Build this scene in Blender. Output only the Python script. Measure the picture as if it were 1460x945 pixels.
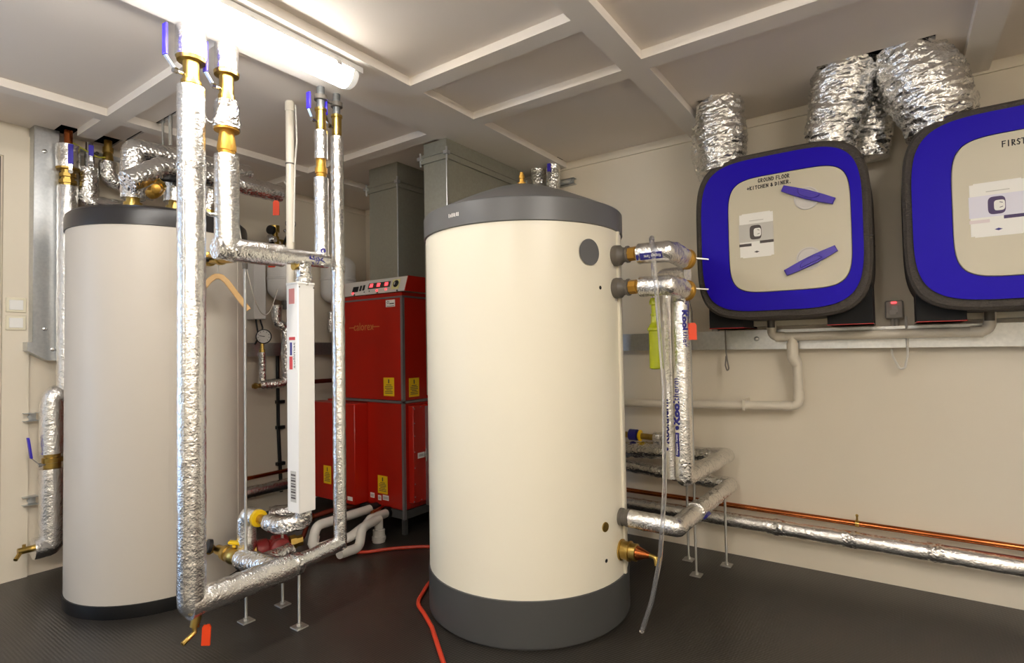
import bpy, math, random
from mathutils import Vector, Matrix, noise
random.seed(7)
for o in list(bpy.data.objects):
    bpy.data.objects.remove(o)
SC = bpy.context.scene
COL = SC.collection
R = math.radians


def lin(c):
    return tuple(((v / 255) / 12.92 if v / 255 <= 0.04045 else ((v / 255 + 0.055) / 1.055) ** 2.4) for v in c) + (1,)


# ------------------------------------------------------------------ camera, light, exposure
CAM = (3.8164, -3.2045, 1.1672)
YAW, PITCH, ROLL, FPX = 0.61257, 0.02909, -0.01763, 779.52
cd = bpy.data.cameras.new('camera')
cam = bpy.data.objects.new('camera', cd)
COL.objects.link(cam)
cd.sensor_width = 36
cd.lens = 36 * FPX / 1460
cd.clip_start = 0.02
F = Vector((-math.sin(YAW) * math.cos(PITCH), math.cos(YAW) * math.cos(PITCH), math.sin(PITCH)))
RT_ = Vector((math.cos(YAW), math.sin(YAW), 0))
UP_ = RT_.cross(F)
RV = RT_ * math.cos(ROLL) + UP_ * math.sin(ROLL)
UV = -RT_ * math.sin(ROLL) + UP_ * math.cos(ROLL)
M = Matrix((RV, UV, -F)).transposed().to_4x4()
M.translation = Vector(CAM)
cam.matrix_world = M
SC.camera = cam
w = bpy.data.worlds.new('world')
SC.world = w
w.use_nodes = True
w.node_tree.nodes['Background'].inputs[0].default_value = (0.75, 0.8, 0.9, 1)
w.node_tree.nodes['Background'].inputs[1].default_value = 0.05
SC.view_settings.view_transform = 'Standard'
SC.view_settings.look = 'None'
SC.view_settings.exposure = 0.24
SC.view_settings.gamma = 1
LAMP_POWER = 27.0          # emission strength of the tube diffusers
REAR_POWER = 60.0


def area(name, loc, target, size, size_y, power, color):
    ld = bpy.data.lights.new(name, 'AREA')
    ld.shape = 'RECTANGLE'
    ld.size = size
    ld.size_y = size_y
    ld.energy = power
    ld.color = color
    o = bpy.data.objects.new(name, ld)
    COL.objects.link(o)
    o.location = loc
    o.rotation_euler = (Vector(target) - Vector(loc)).to_track_quat('-Z', 'Y').to_euler()
    return o


# daylight through the glazed opening in the left wall, beside the photographer and out of the frame
area('window_daylight', (-0.07, -4.2, 1.1), (2, -4.2, 1.1), 0.98, 1.95, 30, (0.42, 0.64, 1.0))


# ------------------------------------------------------------------ materials
def mat(name, base, rough=0.5, metal=0.0, bump=None, colvar=None, spec=None, trans=0, emit=None, estr=0, alpha=None, coat=0):
    """bump: list of (kind, scale, strength, distance); colvar: (scale, amount, colour2)"""
    m = bpy.data.materials.new(name)
    m.use_nodes = True
    nt = m.node_tree
    b = nt.nodes['Principled BSDF']
    b.inputs['Base Color'].default_value = base
    b.inputs['Roughness'].default_value = rough
    b.inputs['Metallic'].default_value = metal
    if spec is not None:
        b.inputs['Specular IOR Level'].default_value = spec
    if trans:
        b.inputs['Transmission Weight'].default_value = trans
    if coat:
        b.inputs['Coat Weight'].default_value = coat
    if emit:
        b.inputs['Emission Color'].default_value = emit
        b.inputs['Emission Strength'].default_value = estr
    tc = nt.nodes.new('ShaderNodeTexCoord')
    if colvar:
        n = nt.nodes.new('ShaderNodeTexNoise')
        n.inputs['Scale'].default_value = colvar[0]
        n.inputs['Detail'].default_value = 5
        nt.links.new(tc.outputs['Object'], n.inputs['Vector'])
        rp = nt.nodes.new('ShaderNodeValToRGB')
        rp.color_ramp.elements[0].position = 0.5 - 0.5 * (1 - colvar[1])
        rp.color_ramp.elements[1].position = 0.5 + 0.5 * (1 - colvar[1])
        rp.color_ramp.elements[0].color = base
        rp.color_ramp.elements[1].color = colvar[2]
        nt.links.new(n.outputs['Fac'], rp.inputs[0])
        nt.links.new(rp.outputs[0], b.inputs['Base Color'])
    last = None
    for k in (bump or []):
        kind, sc, st, dist = k[:4]
        if kind == 'noise':
            n = nt.nodes.new('ShaderNodeTexNoise')
            n.inputs['Scale'].default_value = sc
            n.inputs['Detail'].default_value = 4
            out = n.outputs['Fac']
        elif kind == 'voronoi':
            n = nt.nodes.new('ShaderNodeTexVoronoi')
            n.inputs['Scale'].default_value = sc
            out = n.outputs['Distance']
        elif kind == 'crack':
            n = nt.nodes.new('ShaderNodeTexVoronoi')
            n.feature = 'DISTANCE_TO_EDGE'
            n.inputs['Scale'].default_value = sc
            out = n.outputs['Distance']
        else:
            n = nt.nodes.new('ShaderNodeTexWave')
            n.bands_direction = kind
            n.inputs['Scale'].default_value = sc
            n.inputs['Distortion'].default_value = 0.5
            out = n.outputs['Fac']
        nt.links.new(tc.outputs['Object'], n.inputs['Vector'])
        bp = nt.nodes.new('ShaderNodeBump')
        bp.inputs['Strength'].default_value = st
        bp.inputs['Distance'].default_value = dist
        nt.links.new(out, bp.inputs['Height'])
        if last:
            nt.links.new(last.outputs[0], bp.inputs['Normal'])
        last = bp
    if last:
        nt.links.new(last.outputs[0], b.inputs['Normal'])
    return m


MT = {}
MT['wall'] = mat('wall_paint', lin((232, 222, 203)), 0.55, bump=[('noise', 90, 0.05, 0.004)], colvar=(1.2, 0.2, lin((227, 216, 197))))
MT['ceil'] = mat('ceiling_paint', lin((240, 229, 217)), 0.6, bump=[('noise', 60, 0.04, 0.004)])
MT['beam'] = mat('batten_paint', lin((240, 232, 222)), 0.5)
MT['door'] = mat('door_paint', lin((228, 218, 210)), 0.4)
MT['dark'] = mat('void_black', (0.006, 0.006, 0.006, 1), 0.9)
MT['floor'] = mat('rubber_floor', lin((42, 38, 34)), 0.32, bump=[('X', 26, 0.12, 0.003), ('Y', 26, 0.12, 0.003), ('noise', 300, 0.1, 0.002)], colvar=(3.0, 0.25, lin((51, 47, 42))))
MT['foil'] = mat('foil_lagging', (0.88, 0.87, 0.85, 1), 0.24, 1.0, bump=[('noise', 52, 0.5, 0.008), ('crack', 85, 0.3, 0.005), ('Z', 130, 0.15, 0.001)])
MT['foilrough'] = mat('crinkled_foil', (0.8, 0.79, 0.77, 1), 0.2, 1.0, bump=[('crack', 45, 0.4, 0.014), ('noise', 70, 0.4, 0.008)])
MT['foilduct'] = mat('duct_foil', (0.88, 0.87, 0.85, 1), 0.24, 1.0, bump=[('noise', 60, 0.5, 0.01), ('crack', 55, 0.4, 0.008)])
MT['brass'] = mat('brass', lin((205, 176, 100)), 0.28, 1.0, bump=[('noise', 40, 0.1, 0.003)], colvar=(30, 0.3, lin((168, 136, 70))))
MT['orange'] = mat('bronze_casting', lin((196, 150, 66)), 0.4, 0.75, bump=[('noise', 90, 0.2, 0.003)])
MT['copper'] = mat('copper_tube', lin((205, 118, 66)), 0.22, 1.0, colvar=(9, 0.3, lin((150, 82, 45))))
MT['redcopper'] = mat('dull_copper', lin((120, 52, 36)), 0.4, 0.7)
MT['galv'] = mat('galvanised_steel', lin((206, 208, 208)), 0.34, 0.9, bump=[('noise', 120, 0.04, 0.002)], colvar=(70, 0.35, lin((186, 189, 191))))
MT['duct'] = mat('duct_steel', lin((168, 167, 154)), 0.42, 0.6, bump=[('noise', 4, 0.1, 0.01)], colvar=(60, 0.35, lin((156, 155, 142))))
MT['steel'] = mat('zinc_rod', lin((196, 194, 188)), 0.35, 0.9, bump=[('Z', 260, 0.4, 0.001)])
MT['chrome'] = mat('chrome', lin((205, 205, 205)), 0.15, 1.0)
MT['darkpipe'] = mat('grey_pipe', lin((120, 122, 122)), 0.4, 0.5)
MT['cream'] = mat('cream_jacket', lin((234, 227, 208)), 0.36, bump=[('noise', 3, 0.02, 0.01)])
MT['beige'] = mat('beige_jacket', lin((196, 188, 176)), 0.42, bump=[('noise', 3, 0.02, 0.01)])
MT['lidgrey'] = mat('grey_lid_plastic', lin((94, 94, 95)), 0.38)
MT['basegrey'] = mat('grey_base_plastic', lin((70, 70, 69)), 0.45)
MT['black'] = mat('black_plastic', lin((18, 17, 17)), 0.45)
MT['rimblack'] = mat('dark_rim_plastic', lin((38, 35, 35)), 0.32)
MT['red'] = mat('red_enamel', lin((172, 26, 10)), 0.3, bump=[('noise', 200, 0.03, 0.001)])
MT['redtag'] = mat('red_tag_plastic', lin((235, 72, 28)), 0.4)
MT['pumpred'] = mat('pump_paint', lin((128, 20, 20)), 0.4)
MT['hose'] = mat('red_rubber', lin((190, 58, 34)), 0.4)
MT['yellow'] = mat('yellow_plastic', lin((240, 198, 20)), 0.4)
MT['label'] = mat('yellow_label', lin((238, 196, 22)), 0.5)
MT['dialplate'] = mat('dial_plate_print', lin((222, 216, 150)), 0.5)
MT['pinklabel'] = mat('pink_label', lin((216, 140, 134)), 0.5)
MT['paper'] = mat('white_label', lin((238, 236, 230)), 0.5)
MT['greyprint'] = mat('grey_print', lin((196, 193, 186)), 0.5)
MT['darkprint'] = mat('dark_print', lin((74, 66, 64)), 0.5)
MT['purpleprint'] = mat('purple_print', lin((62, 40, 92)), 0.5)
MT['paleprint'] = mat('pale_blue_print', lin((222, 220, 232)), 0.5)
MT['pinkprint'] = mat('pale_pink_print', lin((224, 212, 212)), 0.5)
MT['redprint'] = mat('red_print', lin((205, 62, 62)), 0.5)
MT['ink'] = mat('black_marker', lin((28, 24, 30)), 0.5)
MT['blueink'] = mat('blue_marker', lin((40, 36, 140)), 0.5)
MT['navy'] = mat('navy_print', lin((42, 40, 128)), 0.4)
MT['gold'] = mat('gold_print', lin((196, 128, 70)), 0.4)
MT['white'] = mat('white_enamel', lin((240, 238, 234)), 0.35)
MT['pvc'] = mat('white_pvc', lin((226, 217, 200)), 0.32)
MT['waste'] = mat('waste_pvc', lin((216, 211, 203)), 0.4)
MT['switch'] = mat('switch_plastic', lin((232, 224, 200)), 0.4)
MT['blue'] = mat('blue_plastic', lin((28, 0, 176)), 0.45, spec=.15, bump=[('noise', 300, 0.04, 0.001)])
MT['bluehandle'] = mat('blue_handle_plastic', lin((58, 34, 168)), 0.34)
MT['lever'] = mat('blue_lever_grip', lin((62, 48, 190)), 0.4)
MT['panelgrey'] = mat('stone_grey_plastic', lin((202, 194, 172)), 0.4)
MT['epp'] = mat('charcoal_foam', lin((62, 56, 50)), 0.85, bump=[('voronoi', 160, 0.4, 0.004)], colvar=(160, 0.5, lin((78, 71, 64))))
MT['trim'] = mat('grey_trim', lin((140, 138, 140)), 0.35, 0.6)
MT['control'] = mat('control_fascia', lin((205, 200, 194)), 0.4)
MT['led'] = mat('red_led', lin((255, 40, 40)), 0.4, emit=(1, 0.05, 0.06, 1), estr=2.5)
MT['green'] = mat('green_translucent', lin((205, 215, 40)), 0.15, trans=0.6, spec=0.4)
MT['clear'] = mat('clear_hose', lin((236, 235, 236)), 0.08, trans=0.9)
MT['wood'] = mat('pale_wood', lin((214, 174, 118)), 0.45, bump=[('Z', 20, 0.1, 0.002)])
MT['wire'] = mat('white_cable', lin((225, 220, 210)), 0.4)
MT['greywire'] = mat('grey_cable', lin((120, 112, 104)), 0.4)
MT['yellowwire'] = mat('earth_cable', lin((190, 190, 60)), 0.5)
MT['rubber'] = mat('grey_fitting', lin((98, 92, 84)), 0.42)
MT['boxgrey'] = mat('grey_box_plastic', lin((182, 176, 168)), 0.4)
MT['diffuser'] = mat('lamp_diffuser', (0.9, 0.9, 0.9, 1), 0.3, emit=(1.0, 0.96, 0.9, 1), estr=LAMP_POWER)
MT['diffuser2'] = mat('rear_lamp_diffuser', (0.9, 0.9, 0.9, 1), 0.3, emit=(1.0, 0.96, 0.9, 1), estr=REAR_POWER)
MT['lampend'] = mat('lamp_end_plastic', lin((238, 236, 228)), 0.25, emit=(1.0, 0.96, 0.9, 1), estr=0.35)


# ------------------------------------------------------------------ mesh helpers
class MB:
    def __init__(s):
        s.v = []
        s.f = []

    def add(s, vs, fs):
        n = len(s.v)
        s.v += [Vector(p) for p in vs]
        s.f += [tuple(i + n for i in f) for f in fs]
        return s

    def box(s, x0, x1, y0, y1, z0, z1, bev=0.0):
        if bev <= 0:
            vs = [(x, y, z) for x in (x0, x1) for y in (y0, y1) for z in (z0, z1)]
            return s.add(vs, [(0, 1, 3, 2), (4, 6, 7, 5), (0, 4, 5, 1), (2, 3, 7, 6), (0, 2, 6, 4), (1, 5, 7, 3)])
        return s.obox(Vector(((x0 + x1) / 2, (y0 + y1) / 2, (z0 + z1) / 2)), Vector((1, 0, 0)), Vector((0, 1, 0)), Vector((0, 0, 1)), (x1 - x0) / 2, (y1 - y0) / 2, (z1 - z0) / 2, bev)

    def obox(s, c, u, v, n, a, b, d, bev=0.0):
        """box centred at c with half sizes a,b,d along u,v,n; chamfered"""
        c, u, v, n = Vector(c), Vector(u), Vector(v), Vector(n)
        if bev <= 0:
            vs = [c + u * a * i + v * b * j + n * d * k for i in (-1, 1) for j in (-1, 1) for k in (-1, 1)]
            return s.add(vs, [(0, 1, 3, 2), (4, 6, 7, 5), (0, 4, 5, 1), (2, 3, 7, 6), (0, 2, 6, 4), (1, 5, 7, 3)])
        vs, idx = [], {}
        for i in (-1, 1):
            for j in (-1, 1):
                for k in (-1, 1):
                    for ax in range(3):
                        p = [a, b, d]
                        for q in range(3):
                            if q != ax:
                                p[q] -= bev
                        idx[(i, j, k, ax)] = len(vs)
                        vs.append(c + u * p[0] * i + v * p[1] * j + n * p[2] * k)
        fs = []
        for sg in (-1, 1):
            fs.append([idx[(sg, j, k, 0)] for j, k in ((-1, -1), (1, -1), (1, 1), (-1, 1))])
            fs.append([idx[(i, sg, k, 1)] for i, k in ((-1, -1), (1, -1), (1, 1), (-1, 1))])
            fs.append([idx[(i, j, sg, 2)] for i, j in ((-1, -1), (1, -1), (1, 1), (-1, 1))])
        for p in (-1, 1):
            for q in (-1, 1):
                fs.append([idx[(-1, p, q, 1)], idx[(1, p, q, 1)], idx[(1, p, q, 2)], idx[(-1, p, q, 2)]])
                fs.append([idx[(p, -1, q, 0)], idx[(p, 1, q, 0)], idx[(p, 1, q, 2)], idx[(p, -1, q, 2)]])
                fs.append([idx[(p, q, -1, 0)], idx[(p, q, 1, 0)], idx[(p, q, 1, 1)], idx[(p, q, -1, 1)]])
                for r_ in (-1, 1):
                    fs.append([idx[(p, q, r_, 0)], idx[(p, q, r_, 1)], idx[(p, q, r_, 2)]])
        return s.add(vs, fs)

    def tube(s, pts, r, seg=18, fillet=0.0, step=0.0, amp=0.0, freq=30.0, cap=True, fn=6):
        """swept circle; r is a number or a list (one per point); corners rounded with radius fillet; amp = crinkle"""
        P = [Vector(p) for p in pts]
        rs = list(r) if isinstance(r, (list, tuple)) else [r] * len(P)
        Q, QR = [P[0]], [rs[0]]
        for i in range(1, len(P) - 1):
            a, b, c = P[i - 1], P[i], P[i + 1]
            d0, d1 = (a - b), (c - b)
            if fillet > 0 and d0.angle(d1, 0) < math.pi - 0.03:
                ang = d0.angle(d1)
                t = min(fillet / math.tan(ang / 2), d0.length * 0.49, d1.length * 0.49)
                p0, p1 = b + d0.normalized() * t, b + d1.normalized() * t
                for k in range(fn + 1):
                    u = k / fn
                    Q.append(p0 * (1 - u) ** 2 + b * 2 * u * (1 - u) + p1 * u * u)
                    QR.append(rs[i])
            else:
                Q.append(b)
                QR.append(rs[i])
        Q.append(P[-1])
        QR.append(rs[-1])
        if step > 0:
            N, NR = [Q[0]], [QR[0]]
            for i in range(1, len(Q)):
                L = (Q[i] - Q[i - 1]).length
                k = max(1, int(round(L / step)))
                for j in range(1, k + 1):
                    u = j / k
                    N.append(Q[i - 1].lerp(Q[i], u))
                    NR.append(QR[i - 1] * (1 - u) + QR[i] * u)
            Q, QR = N, NR
        rings = []
        t0 = (Q[1] - Q[0]).normalized()
        nrm = t0.orthogonal().normalized()
        for i, p in enumerate(Q):
            if i == 0:
                t = (Q[1] - Q[0])
            elif i == len(Q) - 1:
                t = (Q[-1] - Q[-2])
            else:
                t = (Q[i + 1] - Q[i]).normalized() + (Q[i] - Q[i - 1]).normalized()
            if t.length < 1e-9:
                t = t0
            t = t.normalized()
            nrm = (nrm - t * nrm.dot(t))
            nrm = nrm.normalized() if nrm.length > 1e-6 else t.orthogonal().normalized()
            bn = t.cross(nrm)
            ring = []
            for k in range(seg):
                a = 2 * math.pi * k / seg
                d = nrm * math.cos(a) + bn * math.sin(a)
                rr = QR[i]
                if amp:
                    q = (p + d * rr)
                    rr += amp * (noise.noise(q * freq) + 0.6 * abs(noise.noise(q * freq * 2.3 + Vector((3, 7, 1)))) - 0.2)
                ring.append(p + d * rr)
            rings.append(ring)
        vs = [v for rg in rings for v in rg]
        fs = []
        n = len(rings)
        for i in range(n - 1):
            for k in range(seg):
                k2 = (k + 1) % seg
                fs.append((i * seg + k, i * seg + k2, (i + 1) * seg + k2, (i + 1) * seg + k))
        if cap:
            fs.append(tuple(reversed(range(seg))))
            fs.append(tuple(range((n - 1) * seg, n * seg)))
        return s.add(vs, fs)

    def cyl(s, a, b, r, r2=None, seg=20):
        return s.tube([a, b], [r, r if r2 is None else r2], seg)

    def lathe(s, prof, base, axis=(0, 0, 1), seg=32):
        """prof = list of (radius, height along axis)"""
        ax = Vector(axis).normalized()
        u = ax.orthogonal().normalized()
        v = ax.cross(u)
        b = Vector(base)
        vs, fs = [], []
        for r, h in prof:
            for k in range(seg):
                a = 2 * math.pi * k / seg
                vs.append(b + ax * h + (u * math.cos(a) + v * math.sin(a)) * max(r, 1e-4))
        for i in range(len(prof) - 1):
            for k in range(seg):
                k2 = (k + 1) % seg
                fs.append((i * seg + k, i * seg + k2, (i + 1) * seg + k2, (i + 1) * seg + k))
        fs.append(tuple(reversed(range(seg))))
        n = len(prof)
        fs.append(tuple(range((n - 1) * seg, n * seg)))
        return s.add(vs, fs)

    def prism(s, out, o, u, v, d, bev=0.0):
        """outline (2D, counter clockwise in u,v) extruded by vector d from o; front edge chamfered by bev (a scale about the centroid)"""
        o, u, v, d = Vector(o), Vector(u), Vector(v), Vector(d)
        n = len(out)
        cx = sum(p[0] for p in out) / n
        cy = sum(p[1] for p in out) / n
        L = [(0, 0.0), (1 - (bev / d.length if bev else 0), 0.0)]
        if bev:
            L.append((1.0, bev))
        vs = []
        for h, inset in L:
            for (a, b) in out:
                q = Vector((a - cx, b - cy))
                k = max(0.0, 1 - inset / max(q.length, 1e-6))
                vs.append(o + u * (cx + q.x * k) + v * (cy + q.y * k) + d * h)
        fs = []
        for i in range(len(L) - 1):
            for k in range(n):
                k2 = (k + 1) % n
                fs.append((i * n + k, i * n + k2, (i + 1) * n + k2, (i + 1) * n + k))
        fs.append(tuple(reversed(range(n))))
        fs.append(tuple(range((len(L) - 1) * n, len(L) * n)))
        return s.add(vs, fs)

    def ball(s, c, r, seg=14):
        pr = [(r * math.sin(math.pi * i / 8), -r * math.cos(math.pi * i / 8)) for i in range(9)]
        return s.lathe(pr, c, seg=seg)

    def hexnut(s, a, b, r):
        return s.tube([a, b], r, seg=6)


ROOT = {}


def build(name, mb, m, parent=None, label=None, sharp=38):
    me = bpy.data.meshes.new(name)
    o = bpy.data.objects.new(name, me)
    off = Vector((0, 0, 0))
    if parent is not None:
        off = ROOT[parent.name]
        ROOT[o.name] = off
    me.from_pydata([tuple(p - off) for p in mb.v], [], mb.f)
    me.validate()
    import bmesh
    bm = bmesh.new()
    bm.from_mesh(me)
    bmesh.ops.recalc_face_normals(bm, faces=bm.faces)
    bm.to_mesh(me)
    bm.free()
    me.polygons.foreach_set('use_smooth', [True] * len(me.polygons))
    me.set_sharp_from_angle(angle=R(sharp))
    me.materials.append(MT[m] if isinstance(m, str) else m)
    me.update()
    COL.objects.link(o)
    if parent is not None:
        o.parent = parent
    if label:
        o['label'] = label
    return o


def thing(name, label, cat, loc, group=None):
    o = bpy.data.objects.new(name, None)
    COL.objects.link(o)
    o.empty_display_size = 0.05
    o.location = loc
    ROOT[o.name] = Vector(loc)
    o['label'] = label
    o['category'] = cat
    if group:
        o['group'] = group
    return o


def single(name, mb, m, label, cat, group=None, sharp=38):
    o = build(name, mb, m, None, label, sharp)
    # base point as origin
    xs = [v.co for v in o.data.vertices]
    c = Vector((sum(p.x for p in xs) / len(xs), sum(p.y for p in xs) / len(xs), min(p.z for p in xs)))
    o.data.transform(Matrix.Translation(-c))
    o.location = c
    o['category'] = cat
    if group:
        o['group'] = group
    return o


def struct(name, mb, m, parent=None):
    o = build(name, mb, m, parent)
    if parent is None:
        o['kind'] = 'structure'
        ROOT[o.name] = Vector((0, 0, 0))
    return o


def copy_tree(o, parent=None):
    c = o.copy()
    COL.objects.link(c)
    if parent:
        c.parent = parent
    for ch in list(o.children):
        copy_tree(ch, c)
    return c


def text_mesh(txt, size=1.0, shear=0.0, bold=0.0):
    cu = bpy.data.curves.new('t', 'FONT')
    cu.body = txt
    cu.size = size
    cu.shear = shear
    cu.offset = bold
    cu.align_x = 'CENTER'
    cu.align_y = 'CENTER'
    cu.resolution_u = 3
    to = bpy.data.objects.new('t', cu)
    COL.objects.link(to)
    dg = bpy.context.evaluated_depsgraph_get()
    me = to.evaluated_get(dg).to_mesh()
    vs = [v.co.copy() for v in me.vertices]
    fs = [tuple(p.vertices) for p in me.polygons]
    to.evaluated_get(dg).to_mesh_clear()
    bpy.data.objects.remove(to)
    bpy.data.curves.remove(cu)
    return vs, fs


def text_flat(mb, txt, o, u, v, size, shear=0, bold=0, width=None):
    vs, fs = text_mesh(txt, size, shear, bold)
    k = 1
    if width:
        w_ = max(p.x for p in vs) - min(p.x for p in vs)
        k = width / w_
    o, u, v = Vector(o), Vector(u), Vector(v)
    return mb.add([o + u * p.x * k + v * p.y for p in vs], fs)


def text_vcyl(mb, txt, cx, cy, r, zc, ang, size, length, bold=0.0, sx=1):
    """text running up a vertical cylinder, letters' tops to the left"""
    vs, fs = text_mesh(txt, size, 0, bold)
    w_ = max(p.x for p in vs) - min(p.x for p in vs)
    k = length / w_
    out = []
    for p in vs:
        a = ang - sx * p.y / r
        out.append((cx + r * math.cos(a), cy + r * math.sin(a), zc + sx * p.x * k))
    return mb.add(out, fs)


STROKES = {
    'G': [[(.8, .85), (.4, 1), (.08, .6), (.15, .12), (.6, 0), (.85, .35), (.5, .4)]], 'R': [[(.1, 0), (.1, 1), (.7, .9), (.65, .55), (.1, .5), (.8, 0)]],
    'O': [[(.45, 1), (.08, .6), (.2, .08), (.6, 0), (.9, .5), (.7, .95), (.45, 1)]], 'U': [[(.1, 1), (.12, .2), (.45, 0), (.8, .2), (.85, 1)]],
    'N': [[(.1, 0), (.1, 1), (.8, .05), (.85, 1)]], 'D': [[(.1, 0), (.1, 1), (.75, .8), (.8, .25), (.1, 0)]], 'F': [[(.1, 0), (.12, 1), (.85, 1)], [(.12, .52), (.7, .55)]],
    'L': [[(.12, 1), (.1, 0), (.8, .04)]], '+': [[(.1, .45), (.9, .5)], [(.5, .8), (.5, .15)]], 'K': [[(.12, 0), (.1, 1)], [(.8, 1), (.12, .45), (.85, 0)]],
    'I': [[(.4, 0), (.42, 1)]], 'T': [[(.02, 1), (.9, .98)], [(.48, 1), (.45, 0)]], 'C': [[(.85, .85), (.4, 1), (.08, .5), (.4, 0), (.85, .15)]],
    'H': [[(.1, 0), (.12, 1)], [(.8, 0), (.82, 1)], [(.1, .5), (.8, .52)]], 'E': [[(.8, 1), (.12, 1), (.1, 0), (.8, .02)], [(.1, .5), (.65, .52)]],
    '&': [[(.9, .1), (.25, .8), (.45, 1), (.6, .78), (.1, .25), (.4, 0), (.8, .45)]], 'S': [[(.8, .9), (.4, 1), (.15, .72), (.75, .35), (.55, .02), (.1, .1)]],
    '.': [[(.3, 0), (.38, .06)]], ' ': [], '4': [[(.6, 0), (.6, 1), (.1, .4), (.85, .42)]], '1': [[(.3, .7), (.5, 1), (.5, 0)]], 'j': [[(.5, .7), (.5, -.2), (.2, -.3)]],
}


def handwriting(mb, txt, fmap, h, w_, thick):
    """marker strokes as thin ribbons; fmap(x, y) gives the 3D point"""
    x = 0.0
    for c in txt:
        for pl in STROKES[c]:
            for (a, b) in zip(pl[:-1], pl[1:]):
                p = Vector((x + a[0] * w_, a[1] * h))
                q = Vector((x + b[0] * w_, b[1] * h))
                d = (q - p).normalized() * thick * 0.5
                n_ = Vector((-d.y, d.x))
                p, q = p - d, q + d
                mb.add([fmap(*(p + n_)), fmap(*(q + n_)), fmap(*(q - n_)), fmap(*(p - n_))], [(0, 1, 2, 3)])
        x += w_ * (1.22 if c != ' ' else 0.7)
    return x


# ------------------------------------------------------------------ room shell
XR, YF, H = 5.3, -5.2, 2.4


def rects_minus(x0, x1, y0, y1, holes):
    xs = sorted({x0, x1, *[h[0] for h in holes], *[h[1] for h in holes]})
    ys = sorted({y0, y1, *[h[2] for h in holes], *[h[3] for h in holes]})
    for i in range(len(xs) - 1):
        for j in range(len(ys) - 1):
            mx, my = (xs[i] + xs[i + 1]) / 2, (ys[j] + ys[j + 1]) / 2
            if not any(h[0] < mx < h[1] and h[2] < my < h[3] for h in holes):
                yield xs[i], xs[i + 1], ys[j], ys[j + 1]


struct('floor', MB().box(0, XR, YF, 0, -0.1, 0), 'floor')
HOLES = [(3.56, 3.985, -0.43, -0.09), (3.022, 3.19, -0.405, -0.2), (0.02, 0.2, -2.215, -2.125), (0.02, 0.2, -2.025, -1.93), (0.2, 0.95, -1.926, -1.908),
         (1.82, 2.05, -0.14, -0.04)]
mb = MB()
for r_ in rects_minus(0, XR, YF, 0, HOLES):
    mb.box(*r_, H, H + 0.012)
struct('ceiling', mb, 'ceil')
struct('trim_20', MB().box(0, XR, YF, 0, 2.6, 2.65).box(-.05, 0, YF, 0, 2.413, 2.65).box(0, XR, 0, .05, 2.413, 2.65), 'dark')     # deck above the ceiling boards, coloured black to put shade into the holes
mb = MB()
for (a, b, c, d) in rects_minus(YF, 0, 0, 2.412, [(-4.74, -3.66, .06, 2.14)]):
    mb.box(-0.1, 0, a, b, c, d)
struct('wall_left', mb, 'wall')
struct('wall_right', MB().box(-0.1, XR + 0.1, 0, 0.1, 0, 2.412), 'wall')
struct('wall_rear', MB().box(XR, XR + 0.1, YF, 0, 0, 2.412), 'wall')
struct('wall_front', MB().box(-0.1, XR + 0.1, YF - 0.1, YF, 0, 2.412), 'wall')
struct('window_1', MB().box(-.1, .02, -4.74, -4.7, .06, 2.14).box(-.1, .02, -3.7, -3.66, .06, 2.14).box(-.1, .02, -4.7, -3.7, .06, .1).box(-.1, .02, -4.7, -3.7, 2.1, 2.14), 'white')
# wall boards beside and above the door, proud of the wall behind them
wl = struct('trim_1', MB().box(0, 0.014, -2.405, -2.296, 0, 2.352), 'wall')
struct('trim_2', MB().box(0, 0.014, -3.33, -2.405, 2.222, 2.352), 'wall')
struct('trim_3', MB().box(0, 0.014, -3.655, -3.33, 0, 2.352), 'wall')
d1 = struct('door_1', MB().box(0, 0.01, -3.322, -2.416, 0.008, 2.212), 'door')
build('door_edge', MB().box(0, 0.022, -2.426, -2.418, 0.008, 2.212).box(0, 0.022, -3.322, -2.418, 2.205, 2.212), 'darkprint', d1)
# ceiling battens
beams = [(0.535, 0.615, YF, 0, 0), (1.71, 2.045, YF, 0, 0), (2.875, 2.98, YF, 0, 0), (4.09, 4.19, YF, 0, 0),
         (0.0, 0.535, -1.0, -0.915, 1), (0.615, 1.71, -1.0, -0.915, 1), (2.045, 2.875, -1.0, -0.915, 1), (2.98, 4.09, -1.04, -0.945, 1), (4.19, XR, -1.04, -0.945, 1),
         (2.045, 2.875, -1.455, -1.37, 1), (0.2, 0.535, -2.145, -2.06, 1), (0.615, 1.71, -2.145, -2.06, 1), (0.615, 1.71, -3.3, -3.215, 1), (2.045, 2.875, -2.6, -2.515, 1), (2.98, 4.09, -2.2, -2.1, 1), (3.29, 3.61, YF, -3.4, 0)]
for i, (a, b, c, d, k) in enumerate(beams):
    struct('trim_%d' % (30 + i), MB().box(a, b, c, d, 2.362, 2.4), 'beam')
# cover strips at the top of the walls
for i, (a, b, c, d) in enumerate([(0, 0.012, YF, -2.31), (0, 0.012, -2.19, 0), (0, XR, -0.012, 0)]):
    struct('trim_%d' % (50 + i), MB().box(a, b, c, d, 2.352, 2.4), 'wall')
# panel joints of the back walls (thin cover beads)
for i, y in enumerate((-1.22,)):
    struct('trim_%d' % (60 + i), MB().box(0, 0.003, y - 0.004, y + 0.004, 0, 2.352), 'wall')


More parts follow.
